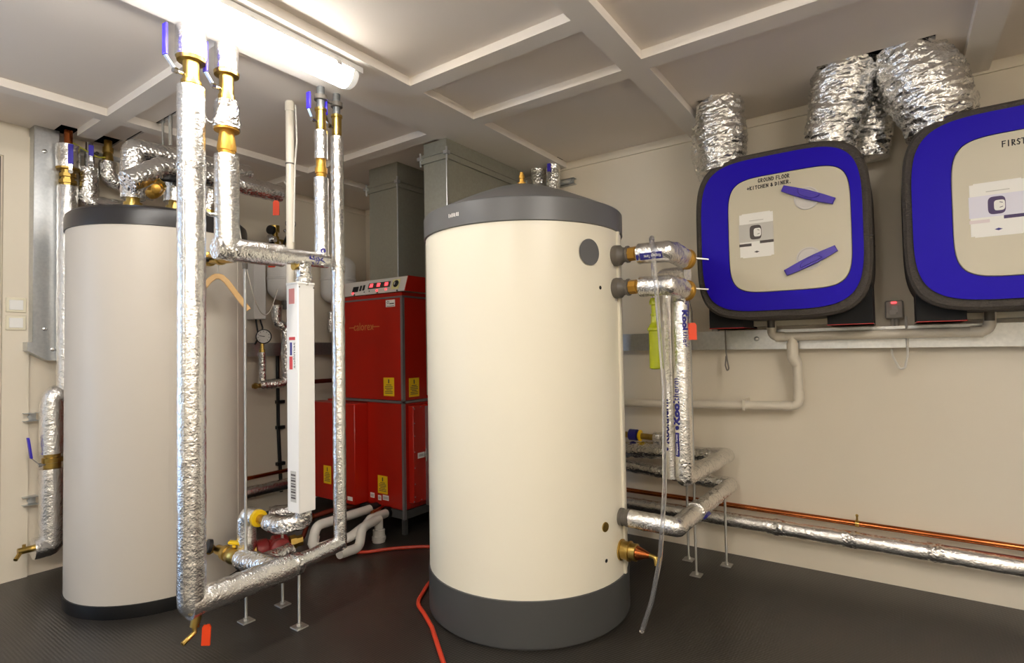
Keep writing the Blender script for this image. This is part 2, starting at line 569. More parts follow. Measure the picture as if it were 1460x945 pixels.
# ------------------------------------------------------------------ fluorescent lamps
def lamp(x, y0, y1, label, dm):
    t = thing('fluorescent_lamp', label, 'ceiling lamp', (x, (y0 + y1) / 2, 2.362))
    build('housing', MB().box(x - 0.055, x + 0.055, y0, y1, 2.335, 2.362, 0.004), 'white', t)

    def half(y, k=1.0):
        return [(x + 0.056 * k * math.cos(a), y, 2.337 - 0.062 * k * math.sin(a)) for a in [math.pi * i / 12 for i in range(13)]]

    def loft(secs):
        b = MB()
        n_ = 13
        vs = [p for s_ in secs for p in s_]
        fs = [(i * n_ + k, i * n_ + k + 1, (i + 1) * n_ + k + 1, (i + 1) * n_ + k) for i in range(len(secs) - 1) for k in range(n_ - 1)]
        fs += [tuple(range(n_)), tuple(range((len(secs) - 1) * n_, len(secs) * n_))]
        fs += [(i * n_, (i + 1) * n_, (i + 1) * n_ + n_ - 1, i * n_ + n_ - 1) for i in range(len(secs) - 1)]
        return b.add(vs, fs)
    build('side_lip', MB().box(x + .0575, x + .061, y0, y1, 2.336, 2.36), 'white', t)
    build('side_lip', MB().box(x - .061, x - .0575, y0, y1, 2.336, 2.36), 'white', t)
    ym = (y0 + y1) / 2
    build('diffuser', loft([half(y0 + 0.045), half(ym - 0.006)]), dm, t)
    build('diffuser', loft([half(ym + 0.006), half(y1 - 0.045)]), dm, t)
    build('centre_band', loft([half(ym - 0.006, 1.01), half(ym + 0.006, 1.01)]), 'lampend', t)
    build('end_cap', loft([half(y1 - 0.045, 1.02), half(y1 - 0.02, .96), half(y1 - 0.008, .8), half(y1 - 0.001, .5)]), 'lampend', t)
    build('end_cap', loft([half(y0 + 0.045, 1.02), half(y0 + 0.015, 1.0), half(y0 + 0.002, 0.86)]), 'lampend', t)
    for yy in (y1 - 0.12, ym - 0.2):
        build('clip', MB().box(x + 0.052, x + 0.062, yy - 0.012, yy + 0.012, 2.325, 2.35), 'chrome', t)
    return t


lamp(1.945, -3.55, -1.69, 'long fluorescent tube lamp glowing under the wide ceiling beam', 'diffuser')
lamp(3.45, -5.1, -3.6, 'second fluorescent lamp behind the photographer, out of the photo', 'diffuser2')
lamp(4.75, -3.6, -2.1, 'added fill lamp like the tube lamps, unseen right of the photographer', 'diffuser2')  # added fill lamp, unseen; lifts the right wall and the shaded sides


# ------------------------------------------------------------------ large hot water cylinders
def annulus(name, c, prof, m, t, label=None, seg=72):
    return build(name, MB().lathe(prof, (c[0], c[1], 0), seg=seg), m, t, label, sharp=30)


cR, rR = (2.378, -1.055), 0.46
t = thing('water_cylinder', 'large cream hot water cylinder with domed grey lid standing in the centre', 'water tank', (*cR, 0))
annulus('base_ring', cR, [(rR - 0.012, 0.0), (rR - 0.012, 0.008), (rR + 0.001, 0.012), (rR + 0.001, 0.19), (rR - 0.003, 0.192)], 'basegrey', t)
annulus('jacket', cR, [(rR - 0.004, 0.19), (rR - 0.004, 1.668)], 'cream', t)
annulus('lid', cR, [(rR - 0.002, 1.664), (rR + 0.004, 1.667), (rR + 0.004, 1.757), (rR, 1.762), (rR - 0.014, 1.768), (.36, 1.81), (.26, 1.857), (.17, 1.894), (.1, 1.918), (.05, 1.931), (.01, 1.934)], 'lidgrey', t)
build('vent_stub', MB().lathe([(0.02, 1.935), (0.02, 1.95), (0.011, 1.952), (0.011, 1.968), (0.014, 1.97), (0.014, 1.985), (0.009, 1.987), (0.009, 2.0)], (*cR, 0), seg=16), 'orange', t)


def onR(a, r=rR, c=cR):
    return Vector((c[0] + r * math.cos(R(a)), c[1] + r * math.sin(R(a)), 0))


def disc_on(c, r0, a, z, rad, thick, seg=32, hexa=False):
    n_ = Vector((math.cos(R(a)), math.sin(R(a)), 0))
    p = Vector((c[0], c[1], z)) + n_ * r0
    return MB().lathe([(rad, -0.01), (rad, thick * 0.7), (rad * 0.94, thick), (0.001, thick)], p, n_, seg)


def curved_disc(c, r0, a, z, rad):
    """disc that hugs the cylinder"""
    b = MB()
    vs = [(c[0] + r0 * math.cos(R(a)), c[1] + r0 * math.sin(R(a)), z)]
    N = 40
    for q in (0.5, 1.0):
        for k in range(N):
            an = 2 * math.pi * k / N
            aa = R(a) + q * rad * math.cos(an) / r0
            vs.append((c[0] + r0 * math.cos(aa), c[1] + r0 * math.sin(aa), z + q * rad * math.sin(an)))
    fs = [(0, 1 + k, 1 + (k + 1) % N) for k in range(N)] + [(1 + k, 1 + N + k, 1 + N + (k + 1) % N, 1 + (k + 1) % N) for k in range(N)]
    return b.add(vs, fs)


build('cover_disc', curved_disc(cR, rR + 0.0015, -20.3, 1.548, 0.054), 'lidgrey', t, 'round grey blanking disc')
for z in (1.407, 0.294):
    build('sensor_hole', curved_disc(cR, rR - 0.0025, -12.5, z, 0.008), 'dark', t)
build('tapping_plug', disc_on(cR, rR - 0.006, -12.7, 0.43, 0.02, 0.006, 20), 'brass', t)
build('jacket_seam', MB().box(cR[0] + 0.452, cR[0] + 0.462, -1.0, -0.985, 0.192, 1.664), 'cream', t)

lb = MB()
for k, (h0, h1) in enumerate(((0, 1), (.1, .8), (0, 1), (.25, 1), (0, .9), (.2, 1), (0, 1))):     # worn maker's mark, no longer readable
    for q in range(4):
        a0 = R(-97 + k * 1.05 + q * 0.17)
        a1 = a0 + R(0.17)
        if (k * 3 + q) % 4 == 3:
            continue
        lb.add([(cR[0] + (rR + .0052) * math.cos(a), cR[1] + (rR + .0052) * math.sin(a), 1.705 + 0.016 * z) for a, z in ((a0, h0 * .3), (a1, h0 * .3), (a1, h1), (a0, h1))], [(0, 1, 2, 3)])
build('maker_mark', lb, 'white', t)


def fitting(t, p, ax, spec):
    """row of turned pieces along ax; spec = list of (name, material, [(r,h)...], seg)"""
    for (nm, m, prof, sg) in spec:
        build(nm, MB().lathe(prof, p, ax, sg), m, t)


X = (1, 0, 0)
for z in (1.553, 1.413):
    p = (2.832, -1.03, z)
    fitting(t, p, X, [('pipe_coupling', 'rubber', [(.0, 0), (.043, 0), (.045, .01), (.043, .03), (.033, .04), (.031, .055), (.036, .06), (.036, .068), (.028, .07)], 24),
                      ('brass_nipple', 'orange', [(.022, .066), (.03, .068), (.03, .1), (.026, .102), (.026, .112), (.02, .113)], 8)])
fitting(t, (2.834, -1.03, .441), X, [('pipe_coupling', 'rubber', [(0, 0), (.037, 0), (.037, .012), (.033, .014), (.033, .028), (.037, .03), (.037, .044), (.03, .046)], 24)])
dk = build('drain_cock', MB().lathe([(.0, 0), (.044, 0), (.044, .006), (.038, .008), (.038, .034), (.042, .036), (.042, .042), (.036, .044), (.036, .07), (.03, .072)], (2.834, -1.03, .303), X, 24), 'brass', t)
build('copper_cone', MB().lathe([(.03, .071), (.028, .078), (.012, .12), (.01, .125)], (2.834, -1.03, .303), X, 20), 'copper', dk)
build('spout', MB().tube([(2.95, -1.03, .305), (2.985, -1.03, .3), (2.99, -1.035, .27)], .009, 10, fillet=.015).tube([(2.955, -1.03, .305), (3.0, -1.03, .298)], .007, 8), 'brass', dk)

# ---- left cylinder
cL, rL = (0.705, -1.93), 0.393
t = thing('water_cylinder', 'tall pale beige hot water cylinder with black top rim, behind the left foil pipes', 'water tank', (*cL, 0))
annulus('base_ring', cL, [(rL + .002, 0), (rL + .004, .004), (rL + .004, .058), (rL, .06)], 'black', t)
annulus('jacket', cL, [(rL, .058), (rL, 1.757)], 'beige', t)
annulus('top_rim', cL, [(rL - .002, 1.753), (rL + .006, 1.755), (rL + .006, 1.815), (rL + .002, 1.832), (rL - .012, 1.845), (rL - .04, 1.852), (rL - .1, 1.855)], 'rimblack', t)
sd = MB()
for a in (-15.5, -18.3, 35):
    n_ = Vector((math.cos(R(a)), math.sin(R(a)), 0))
    sd.obox(Vector((*cL, .9)) + n_ * rL, n_, (-n_.y, n_.x, 0), (0, 0, 1), .0016, .0025 if a < 0 else .004, .84)
build('jacket_seam', sd, 'beige', t)
for (x, y) in ((.7, -2.062), (.79, -1.905), (.78, -1.73)):
    build('brass_nipple', MB().lathe([(.03, 1.85), (.04, 1.853), (.04, 1.875), (.032, 1.878), (.032, 1.9), (.042, 1.902), (.042, 1.925), (.03, 1.927), (.03, 1.95)], (x, y, 0), seg=12), 'brass', t)
bt = build('side_union', MB().lathe([(0, -.01), (.034, -.01), (.034, .03), (.026, .034), (.026, .07), (.034, .072), (.034, .1), (.024, .104), (.024, .18), (.032, .182), (.032, .2), (.026, .202), (.026, .3)], (1.098, -1.93, 1.612), (1, 0.02, -.06), 14), 'brass', t)
build('valve_knob', MB().lathe([(.012, 0), (.012, .03), (.026, .032), (.026, .05), (.01, .055)], (1.22, -1.945, 1.6), (0, -1, -.1), 14), 'black', bt)
build('side_union', MB().lathe([(0, -.01), (.03, -.01), (.03, .03), (.024, .034), (.024, .1)], (1.098, -1.93, .262), X, 14), 'brass', t)

# ------------------------------------------------------------------ foil-lagged pipe loops in front of the left cylinder
SEG = 22


def lag(pts, r, fillet=.06, amp=.0035, step=.02, freq=34, seg=SEG, ends=True):
    return MB().tube(pts, r, seg, fillet=fillet, step=step, amp=amp, freq=freq, cap=ends)


def lever(t, p, side, up, L, grip='lever', name='lever_handle', kink=.03):
    """flat valve lever: stem from p along side, then the blade along up with a plastic grip"""
    p, side, up = Vector(p), Vector(side).normalized(), Vector(up).normalized()
    q = p + side * .026
    m_ = q + up * .04 + side * kink
    e = m_ + up * L
    n_ = up.cross(side).normalized()
    b = MB().tube([p, q], .007, 10).tube([q - side * .006, q + side * .008], .011, 8)
    lv = None
    d1 = (m_ - q).normalized()
    b.obox((q + m_) / 2, d1, n_, d1.cross(n_), (m_ - q).length / 2 + .006, .007, .002)
    lv = build(name, b, 'chrome', t)
    b2 = MB().obox(m_ + up * L / 2, up, n_, side, L / 2, .0115, .005, .002)
    build('grip', b2, grip, lv)
    return lv


A = (1.722, -2.25)
B = (1.722, -2.12)
T3 = (1.714, -1.69)
T4 = (1.712, -1.602)
SIDE = (.1, -1, 0)
t = thing('insulated_pipe', 'thickest foil-lagged pipe dropping from the ceiling, then along the floor and up again', 'pipe', (A[0], A[1], 0))
build('lagging', lag([(*A, 2.142), (*A, .268), (A[0], -2.16, .268)], .047, fillet=.02, amp=.002, freq=48), 'foil', t)
build('foil_seam', MB().tube([(A[0] + .028, A[1] - .0375, 2.13), (A[0] + .029, A[1] - .037, 1.5), (A[0] + .027, A[1] - .0382, .3)], .0035, 6, step=.03, amp=.002), 'foil', t)
build('lagging', lag([(A[0], -2.26, .268), (1.72, -1.86, .272)], .05, amp=.006), 'foil', t)
build('lagging', lag([(1.72, -1.87, .272), (T4[0], -1.6, .29)], .034, amp=.004), 'foil', t)
build('lagging', lag([(*T4, .268), (*T4, 2.16)], .0295, amp=.002, freq=48), 'foil', t)
build('lagging', lag([(1.72, -1.905, .272), (1.5, -1.917, .266), (1.445, -1.919, .266)], [.05, .045, .042], amp=.006), 'foilrough', t, 'crinkled foil branch towards the cylinder')
build('lagging', lag([(1.56, -1.91, .262), (1.535, -1.74, .262)], .036, amp=.006), 'foilrough', t)
build('lagging_joint', lag([(1.72, -1.84, .272), (1.72, -1.815, .272)], .045, amp=.005), 'foilrough', t)
build('lagging_joint', lag([(*A, 1.86), (*A, 1.83)], .0485, amp=.004), 'foilrough', t)
build('lagging_joint', lag([(*T4, 1.56), (*T4, 1.53)], .032, amp=.004), 'foilrough', t)
# ball valve by the ceiling (first riser)
build('valve_jacket', lag([(A[0], A[1], 2.36), (A[0], A[1], 2.25)], .052, amp=.004), 'foil', t)
bv = build('ball_valve', MB().lathe([(.03, 2.12), (.03, 2.15), (.034, 2.152), (.034, 2.165), (.028, 2.168), (.028, 2.235), (.047, 2.238), (.05, 2.25), (.03, 2.255)], (*A, 0), seg=24), 'brass', t)
lever(bv, (A[0], A[1] - .03, 2.185), SIDE, (0, 0, 1), .115, kink=.035)
build('pipe_end', MB().cyl((*A, 2.35), (*A, 2.37), .02), 'copper', t)
# drain cock under the corner
dc = build('drain_cock', MB().cyl((A[0], A[1] + .02, .225), (A[0], A[1] + .01, .185), .016).tube([(A[0], A[1] + .01, .19), (A[0], A[1] + .01, .165), (A[0] + .01, A[1] - .035, .145)], .009, 10), 'brass', t)
# fourth riser: top valve
build('valve_body', MB().lathe([(.018, 2.155), (.018, 2.165), (.022, 2.167), (.022, 2.25), (.026, 2.252), (.026, 2.262), (.017, 2.265)], (*T4, 0), seg=16), 'brass', t)
build('steel_tail', MB().cyl((*T4, 2.26), (*T4, 2.362), .0165), 'darkpipe', t)
build('clamp', MB().lathe([(.02, 2.3), (.027, 2.302), (.027, 2.322), (.02, 2.324)], (*T4, 0), seg=20), 'rubber', t)
lever(t, (T4[0], T4[1] - .018, 2.2), SIDE, (0, 0, 1), .075, kink=.022)
# yellow-handled ball valve towards the cylinder
bv = build('ball_valve', MB().lathe([(.02, 0), (.034, .002), (.034, .03), (.026, .033), (.034, .05), (.036, .07), (.034, .09), (.026, .105), (.034, .108), (.034, .135), (.022, .138), (.022, .2)], (1.452, -1.92, .266), (-1, 0, .01), 18), 'brass', t, 'brass ball valve with yellow lever')
yl = build('yellow_lever', MB().obox((1.39, -1.9, .318), Vector((.75, .65, -.12)).normalized(), Vector((-.65, .75, 0)).normalized(), (0, 0, 1), .042, .014, .006, .003).cyl((1.38, -1.915, .29), (1.375, -1.912, .32), .008, seg=8), 'yellow', bv)
build('black_knob', MB().lathe([(.01, 0), (.03, .004), (.03, .02), (.012, .026)], (1.245, -1.945, .29), (-.2, -1, .3), 16), 'black', bv)

t = thing('insulated_pipe', 'foil-lagged pipe loop with elbow and handwriting, second riser from the left', 'pipe', (B[0], B[1], 1.5))
build('valve_jacket', lag([(*B, 2.355), (*B, 2.255)], .042, amp=.002), 'foil', t)
bv = build('ball_valve', MB().lathe([(.026, 2.1), (.026, 2.14), (.03, 2.142), (.03, 2.16), (.026, 2.162), (.026, 2.235), (.044, 2.238), (.046, 2.25), (.03, 2.255)], (*B, 0), seg=24), 'brass', t)
lever(bv, (B[0], B[1] - .026, 2.18), SIDE, (0, 0, 1), .115, kink=.03)
build('lagging', lag([(*B, 2.135), (*B, 2.03)], [.043, .05], amp=.008, step=.012), 'foilrough', t)
build('brass_union', MB().lathe([(.02, 2.035), (.045, 2.03), (.045, 2.022), (.026, 2.02), (.03, 1.99), (.034, 1.96), (.034, 1.945), (.03, 1.943), (.03, 1.92)], (*B, 0), seg=20), 'orange', t)
build('lagging', lag([(*B, 1.925), (*B, 1.565), (B[0], -2.06, 1.565)], .0445, fillet=.015, amp=.002, freq=48), 'foil', t)
build('lagging', lag([(B[0], -2.12, 1.565), (1.718, -1.885, 1.568)], .046, amp=.004), 'foil', t)
build('lagging_joint', lag([(B[0], -2.166, 1.562), (B[0], -2.09, 1.565)], [.04, .0475], amp=.009, step=.01), 'foilrough', t)
build('lagging', lag([(1.718, -1.89, 1.568), (T3[0], -1.665, 1.575)], .034, amp=.0025), 'foil', t)
build('lagging', lag([(*T3, 1.55), (*T3, 1.945)], .0315, amp=.0018, freq=48), 'foil', t)
build('brass_union', MB().lathe([(.018, 1.94), (.022, 1.945), (.022, 1.965), (.027, 1.967), (.027, 1.99), (.022, 1.992), (.022, 2.03), (.018, 2.035)], (*T3, 0), seg=12), 'orange', t)
build('lagging', lag([(*T3, 2.03), (*T3, 2.16)], .0295, amp=.002), 'foil', t)
build('valve_body', MB().lathe([(.018, 2.155), (.018, 2.165), (.022, 2.167), (.022, 2.25), (.027, 2.252), (.027, 2.262), (.017, 2.265)], (*T3, 0), seg=16), 'brass', t)
build('steel_tail', MB().cyl((*T3, 2.26), (*T3, 2.362), .0175), 'darkpipe', t)
build('clamp', MB().lathe([(.02, 2.3), (.029, 2.302), (.029, 2.322), (.02, 2.324)], (*T3, 0), seg=20).box(T3[0] - .006, T3[0] + .006, T3[1] + .02, T3[1] + .06, 2.306, 2.318), 'rubber', t)
lever(t, (T3[0], T3[1] - .018, 2.2), SIDE, (0, 0, 1), .075, kink=.022)
build('lagging', lag([(1.72, -1.79, 1.545), (1.715, -1.785, 1.452)], .034, amp=.008, step=.012), 'foilrough', t)
build('pipe_stub', MB().cyl((1.715, -1.835, 1.53), (1.715, -1.79, 1.535), .016), 'brass', t)
hw = MB()
vx = 1.718 + .0375


def hwm(x, y):
    a = (y - .012) / .037
    return (1.717 + .0375 * math.cos(a), -1.775 + x, 1.571 + .0375 * math.sin(a))


for pl in [[(0, .9), (.02, .35), (.28, .3)], [(.27, .95), (.3, -.75)], [(.46, .6), (.47, 0)], [(.6, .8), (.72, .4), (.66, -.4), (.6, -.45)], [(.98, .8), (.85, .35), (1.15, -.02)]]:
    for a, b in zip(pl[:-1], pl[1:]):
        p = Vector((a[0] * .062, a[1] * .022))
        q = Vector((b[0] * .062, b[1] * .022))
        d = (q - p).normalized() * .0022
        n_ = Vector((-d.y, d.x))
        hw.add([hwm(*(p - d + n_)), hwm(*(q + d + n_)), hwm(*(q + d - n_)), hwm(*(p - d - n_))], [(0, 1, 2, 3)])
for k in range(14):
    a0, a1 = 2 * math.pi * k / 16 - 1.0, 2 * math.pi * (k + 1) / 16 - 1.0

    def ring_(a, q):
        y_, z_ = q * math.cos(a), q * math.sin(a)
        th = R(-25) + y_ / .033
        return (T3[0] + .034 * math.cos(th), T3[1] + .034 * math.sin(th), 1.612 + z_)
    hw.add([ring_(a0, .005), ring_(a1, .005), ring_(a1, .011), ring_(a0, .011)], [(0, 1, 2, 3)])
build('handwriting', hw, 'blueink', t)

# foil tie between first and second riser
single('foil_tie', MB().tube([(A[0], A[1] + .04, 2.06), (1.722, -2.185, 2.035), (B[0], B[1] - .035, 2.045)], .007, 8, step=.01, amp=.003), 'foilrough', 'upper twisted foil strip tying the two left risers together', 'foil strip')
single('foil_tie', MB().tube([(A[0], A[1] + .04, 1.7), (1.722, -2.185, 1.685), (B[0], B[1] - .035, 1.69)], .007, 8, step=.01, amp=.003), 'foilrough', 'lower twisted foil strip tying the two left risers together', 'foil strip')

# ------------------------------------------------------------------ white inline heater box and its outlet
t = thing('heater_box', 'tall narrow white metal box hanging upright between the foil pipes', 'metal box', (1.715, -1.79, .48))
build('casing', MB().box(1.665, 1.75, -1.835, -1.755, .485, 1.458, .003), 'white', t)
build('lid', MB().box(1.663, 1.752, -1.837, -1.753, 1.452, 1.462, .002), 'white', t)
yf = -1.8362
build('warning_label', MB().box(1.685, 1.725, yf, yf + .001, 1.37, 1.435), 'pinklabel', t, 'small pink label near the top')
build('brand_label', MB().box(1.685, 1.735, yf, yf + .001, 1.09, 1.23), 'paper', t)
build('label_print', MB().box(1.688, 1.71, yf - .0006, yf, 1.09, 1.145).box(1.686, 1.73, yf - .0006, yf, 1.215, 1.228), 'redprint', t)
build('label_print', MB().box(1.692, 1.707, yf - .0006, yf, 1.15, 1.205), 'navy', t)
lt = MB()
text_flat(lt, 'solimat', (1.723, yf - .0006, 1.15), (0, 0, 1), (-1, 0, 0), .02, width=.11)
build('label_lettering', lt, 'ink', t)
build('rating_plate', MB().box(1.69, 1.73, yf, yf + .001, .53, .66), 'greyprint', t, 'grey rating plate with barcode')
bc = MB()
for k in range(9):
    bc.box(1.694, 1.726, yf - .0006, yf, .64 - k * .012, .64 - k * .012 + (.004 if k % 2 else .007))
build('label_print', bc, 'darkprint', t)
build('screw', MB().cyl((1.752, -1.83, 1.44), (1.7535, -1.83, 1.44), .003, seg=8).cyl((1.752, -1.76, 1.44), (1.7535, -1.76, 1.44), .003, seg=8), 'rubber', t)

t = thing('insulated_pipe', 'short foil-lagged elbow pipe below the white box, with a yellow collar', 'pipe', (1.5, -1.78, .38))
build('lagging', lag([(1.71, -1.79, .49), (1.708, -1.785, .44), (1.645, -1.855, .423), (1.55, -1.853, .425)], .037, fillet=.05, amp=.006, step=.014), 'foilrough', t)
build('brass_tail', MB().lathe([(.02, 0), (.024, .002), (.024, .03), (.02, .032), (.02, .07)], (1.552, -1.853, .425), (-1, 0, .03), 12), 'brass', t)
build('yellow_collar', MB().lathe([(.02, 0), (.037, .002), (.037, .016), (.02, .018)], (1.482, -1.853, .428), (-1, 0, .03), 20), 'yellow', t)
build('lagging', lag([(1.465, -1.855, .43), (1.395, -1.865, .43), (1.395, -1.865, .27)], .041, fillet=.03, amp=.006), 'foil', t)

t = thing('circulation_pump', 'dark red circulation pump with brass unions low beside the left cylinder', 'pump', (1.33, -1.8, .2))
ax = Vector((.25, .95, 0)).normalized()
p0 = Vector((1.4, -1.83, .262))
build('pump_body', MB().lathe([(.02, 0), (.04, .004), (.046, .02), (.046, .05), (.036, .06), (.036, .075), (.05, .08), (.05, .125), (.04, .14), (.02, .145)], p0, ax, 24), 'pumpred', t)
build('motor', MB().lathe([(.02, 0), (.042, .002), (.045, .02), (.045, .06), (.03, .07)], p0 + ax * .1 + Vector((.02, -.01, 0)), Vector((.9, -.3, .1)), 22), 'pumpred', t)
build('brass_union', MB().lathe([(.02, -.06), (.026, -.058), (.026, -.03), (.034, -.028), (.034, 0), (.02, .002)], p0, ax, 8), 'brass', t)
build('brass_union', MB().lathe([(.02, 0), (.034, .002), (.034, .03), (.026, .032), (.026, .06)], p0 + ax * .15, ax, 8), 'brass', t)

# threaded rods with foot plates
def support(x, y, z0, label):
    s_ = thing('pipe_support', label, 'pipe support', (x, y, 0), 'threaded rod pipe supports')
    build('rod', MB().cyl((x, y, .004), (x, y, z0), .0062, seg=10), 'steel', s_)
    build('foot_plate', MB().box(x - .027, x + .027, y - .027, y + .027, 0, .006, .001), 'steel', s_)
    build('nut', MB().hexnut((x, y, .006), (x, y, .017), .012), 'steel', s_)
    return s_


s_ = support(1.473, -1.912, 1.575, 'tall threaded rod on a foot plate, rising past the cylinder to the brass union')
build('top_clip', MB().hexnut((1.473, -1.912, 1.535), (1.473, -1.912, 1.565), .012), 'rubber', s_)
support(1.466, -1.735, .37, 'short threaded rod on a foot plate, farthest from the camera under the left pipes')
support(1.712, -1.813, .235, 'short threaded rod on a foot plate under the left floor-level pipe')

# ------------------------------------------------------------------ white vertical pipe with cable
t = thing('plastic_pipe', 'slim white plastic pipe hanging vertically from the ceiling behind the risers', 'pipe', (1.4, -1.642, 1.45))
build('pipe', MB().cyl((1.4, -1.642, 1.45), (1.4, -1.642, 2.4), .0195), 'pvc', t)
build('socket', MB().cyl((1.4, -1.642, 2.35), (1.4, -1.642, 2.395), .0225), 'pvc', t)
build('band', MB().cyl((1.4, -1.642, 2.085), (1.4, -1.642, 2.092), .0215), 'rubber', t)
single('cable', MB().tube([(1.43, -1.63, 2.38), (1.432, -1.625, 2.2), (1.423, -1.63, 2.09), (1.423, -1.64, 1.7)], .004, 8, fillet=.1), 'wire', 'thin white cable taped along the slim white pipe', 'cable')

# ------------------------------------------------------------------ red dehumidifier cabinet
t = thing('dehumidifier', 'bright red heat pump dehumidifier cabinet in the corner behind the cylinders', 'dehumidifier', (.85, -.45, 0))
x0, x1, yF, yB = .60, 1.268, -.78, -.2
xl = .43
build('upper_front', MB().box(x0 + .012, x1 - .016, yF, yF + .02, .845, 1.498), 'red', t)
build('upper_side', MB().box(x1 - .02, x1, yF + .016, yB, .845, 1.498), 'red', t)
build('upper_casing', MB().box(x0 + .012, x1 - .02, yF + .02, yB, .84, 1.5), 'red', t)
build('top_panel', MB().box(x0, x1 + .002, yF - .004, yB, 1.508, 1.53), 'red', t)
tr = MB().box(x0, x1 + .003, yF - .003, yB, 1.497, 1.509).box(x0, x1 + .003, yF - .003, yB, .826, .84)
tr.box(x1 - .016, x1 + .003, yF - .003, yF + .016, .1, 1.5)
build('frame_trim', tr, 'trim', t, 'grey edge trim')
build('lower_front', MB().box(.93, x1 - .016, yF, yF + .02, .165, .822), 'red', t)
build('lower_casing', MB().box(xl + .05, x1 - .02, yF + .02, yB, .15, .826), 'red', t)
build('door_panel', MB().box(xl, .925, -.885, yF + .01, .165, .816, .004), 'red', t, 'projecting red side door')
build('lower_side', MB().box(x1 - .02, x1, yF + .016, yB, .165, .822), 'red', t)
build('filter_panel', MB().box(x1 + .004, x1 + .05, -.745, -.3, .2, .81, .003), 'red', t, 'projecting red filter panel')
build('filter_frame', MB().box(x1 + .05, x1 + .075, -.64, -.32, .17, .8), 'galv', t)
rv = MB()
for z in (.24, .32, .42, .52, .62, .7, .79):
    rv.ball((x1 + .05, -.735, z), .004, 8)
for y in (-.745, -.68, -.6):
    rv.ball((x1 + .051, y, .212), .004, 8).ball((x1 + .051, y, .8), .004, 8)
build('rivet', rv, 'trim', t)['kind'] = 'stuff'
ft = MB()
for x in (.66, x1 - .03):
    for y in (yF + .03, yB - .03):
        ft.box(x - .013, x + .013, y - .013, y + .013, 0, .1)
ft.box(.64, x1 - .002, yF + .005, yB, .1, .15)
build('base_frame', ft, 'basegrey', t)
build('latch', MB().box(x1 + .05, x1 + .07, -.655, -.64, .485, .505).cyl((x1 + .065, -.65, .45), (x1 + .065, -.65, .53), .006), 'chrome', t)
# control console on the top
cp = MB()
prof = [(yF - .012, 1.535), (yF + .02, 1.632), (yF + .05, 1.632), (yF + .05, 1.535)]
xa, xb = .60, 1.3
cp.add([(x, y, z) for x in (xa, xb) for (y, z) in prof], [(0, 1, 2, 3), (4, 7, 6, 5), (0, 4, 5, 1), (1, 5, 6, 2), (2, 6, 7, 3), (3, 7, 4, 0)])
cs = build('control_console', cp, 'control', t, 'pale grey sloping console with switches and red lights')
xe = xb
cp = MB().add([(x, y, z) for x in (xe, xe + .006) for (y, z) in [(yF - .012, 1.535), (yF + .02, 1.634), (yF + .24, 1.634), (yF + .24, 1.535)]], [(0, 1, 2, 3), (4, 7, 6, 5), (0, 4, 5, 1), (1, 5, 6, 2), (2, 6, 7, 3), (3, 7, 4, 0)])
build('console_hood', cp, 'red', t)
un, vn = Vector((1, 0, 0)), Vector((0, .032, .097)).normalized()
nn = un.cross(vn)


def onpanel(u, v):
    return Vector((xa + u, yF - .012, 1.535)) + vn * v


def patch(u, v, a, b, m, name, h=.003):
    return build(name, MB().obox(onpanel(u, v) + nn * h / 2, un, vn, nn, a, b, h / 2), m, cs)


patch(.217, .046, .028, .019, 'black', 'display')
patch(.268, .05, .0085, .019, 'black', 'rocker_switch')
patch(.3, .052, .0085, .019, 'black', 'rocker_switch')
patch(.45, .058, .105, .02, 'darkprint', 'meter_strip')
for u in (.375, .445, .52):
    patch(u, .06, .015, .012, 'led', 'red_meter', .004)
for u, v in ((.2, .018), (.44, .022), (.525, .024)):
    build('indicator_lamp', MB().lathe([(.008, 0), (.008, .004), (.003, .007)], onpanel(u, v), nn, 10), 'led', cs)
for u, v in ((.315, .02), (.365, .022)):
    build('button', MB().lathe([(.004, 0), (.004, .003)], onpanel(u, v), nn, 8), 'black', cs)
for u in (.22, .45, .635):
    build('screw', MB().lathe([(.006, 0), (.006, .004), (.003, .006)], onpanel(u, .006), nn, 8), 'black', cs)
patch(.608, .052, .034, .034, 'dialplate', 'dial_plate', .002)
kb = build('dial', MB().lathe([(.024, 0), (.024, .004), (.018, .006), (.014, .012), (.001, .012)], onpanel(.61, .055), nn, 20), 'black', cs)
build('dial_pointer', MB().obox(onpanel(.61, .053) + nn * .0135, un, vn, nn, .003, .009, .001), 'white', cs)
# stickers
fy = yF - .0012


def flat(name, xa_, xb_, za, zb, m, y=fy, parent=None, label=None):
    return build(name, MB().box(xa_, xb_, y, y + .0012, za, zb), m, parent or t, label)


mk = MB()
text_flat(mk, 'calorex', (.897, fy, 1.322), (1, 0, 0), (0, 0, 1), .075, 0, .0, width=.2)
mk.box(.749, .81, fy, fy + .001, 1.3165, 1.3225).box(.985, 1.054, fy, fy + .001, 1.3165, 1.3225)
build('lettering', mk, 'gold', t, 'gold lettering with a line either side')
lg = flat('maker_sticker', 1.118, 1.203, 1.442, 1.487, 'paper')
text_flat_b = MB().tube([(1.13, fy - .0008, 1.468), (1.137, fy - .0008, 1.48), (1.15, fy - .0008, 1.476), (1.142, fy - .0008, 1.463), (1.132, fy - .0008, 1.467)], .0016, 6)
text_flat_b.box(1.152, 1.195, fy - .0006, fy, 1.459, 1.466).box(1.128, 1.196, fy - .0006, fy, 1.446, 1.449)
build('sticker_print', text_flat_b, 'darkprint', lg)


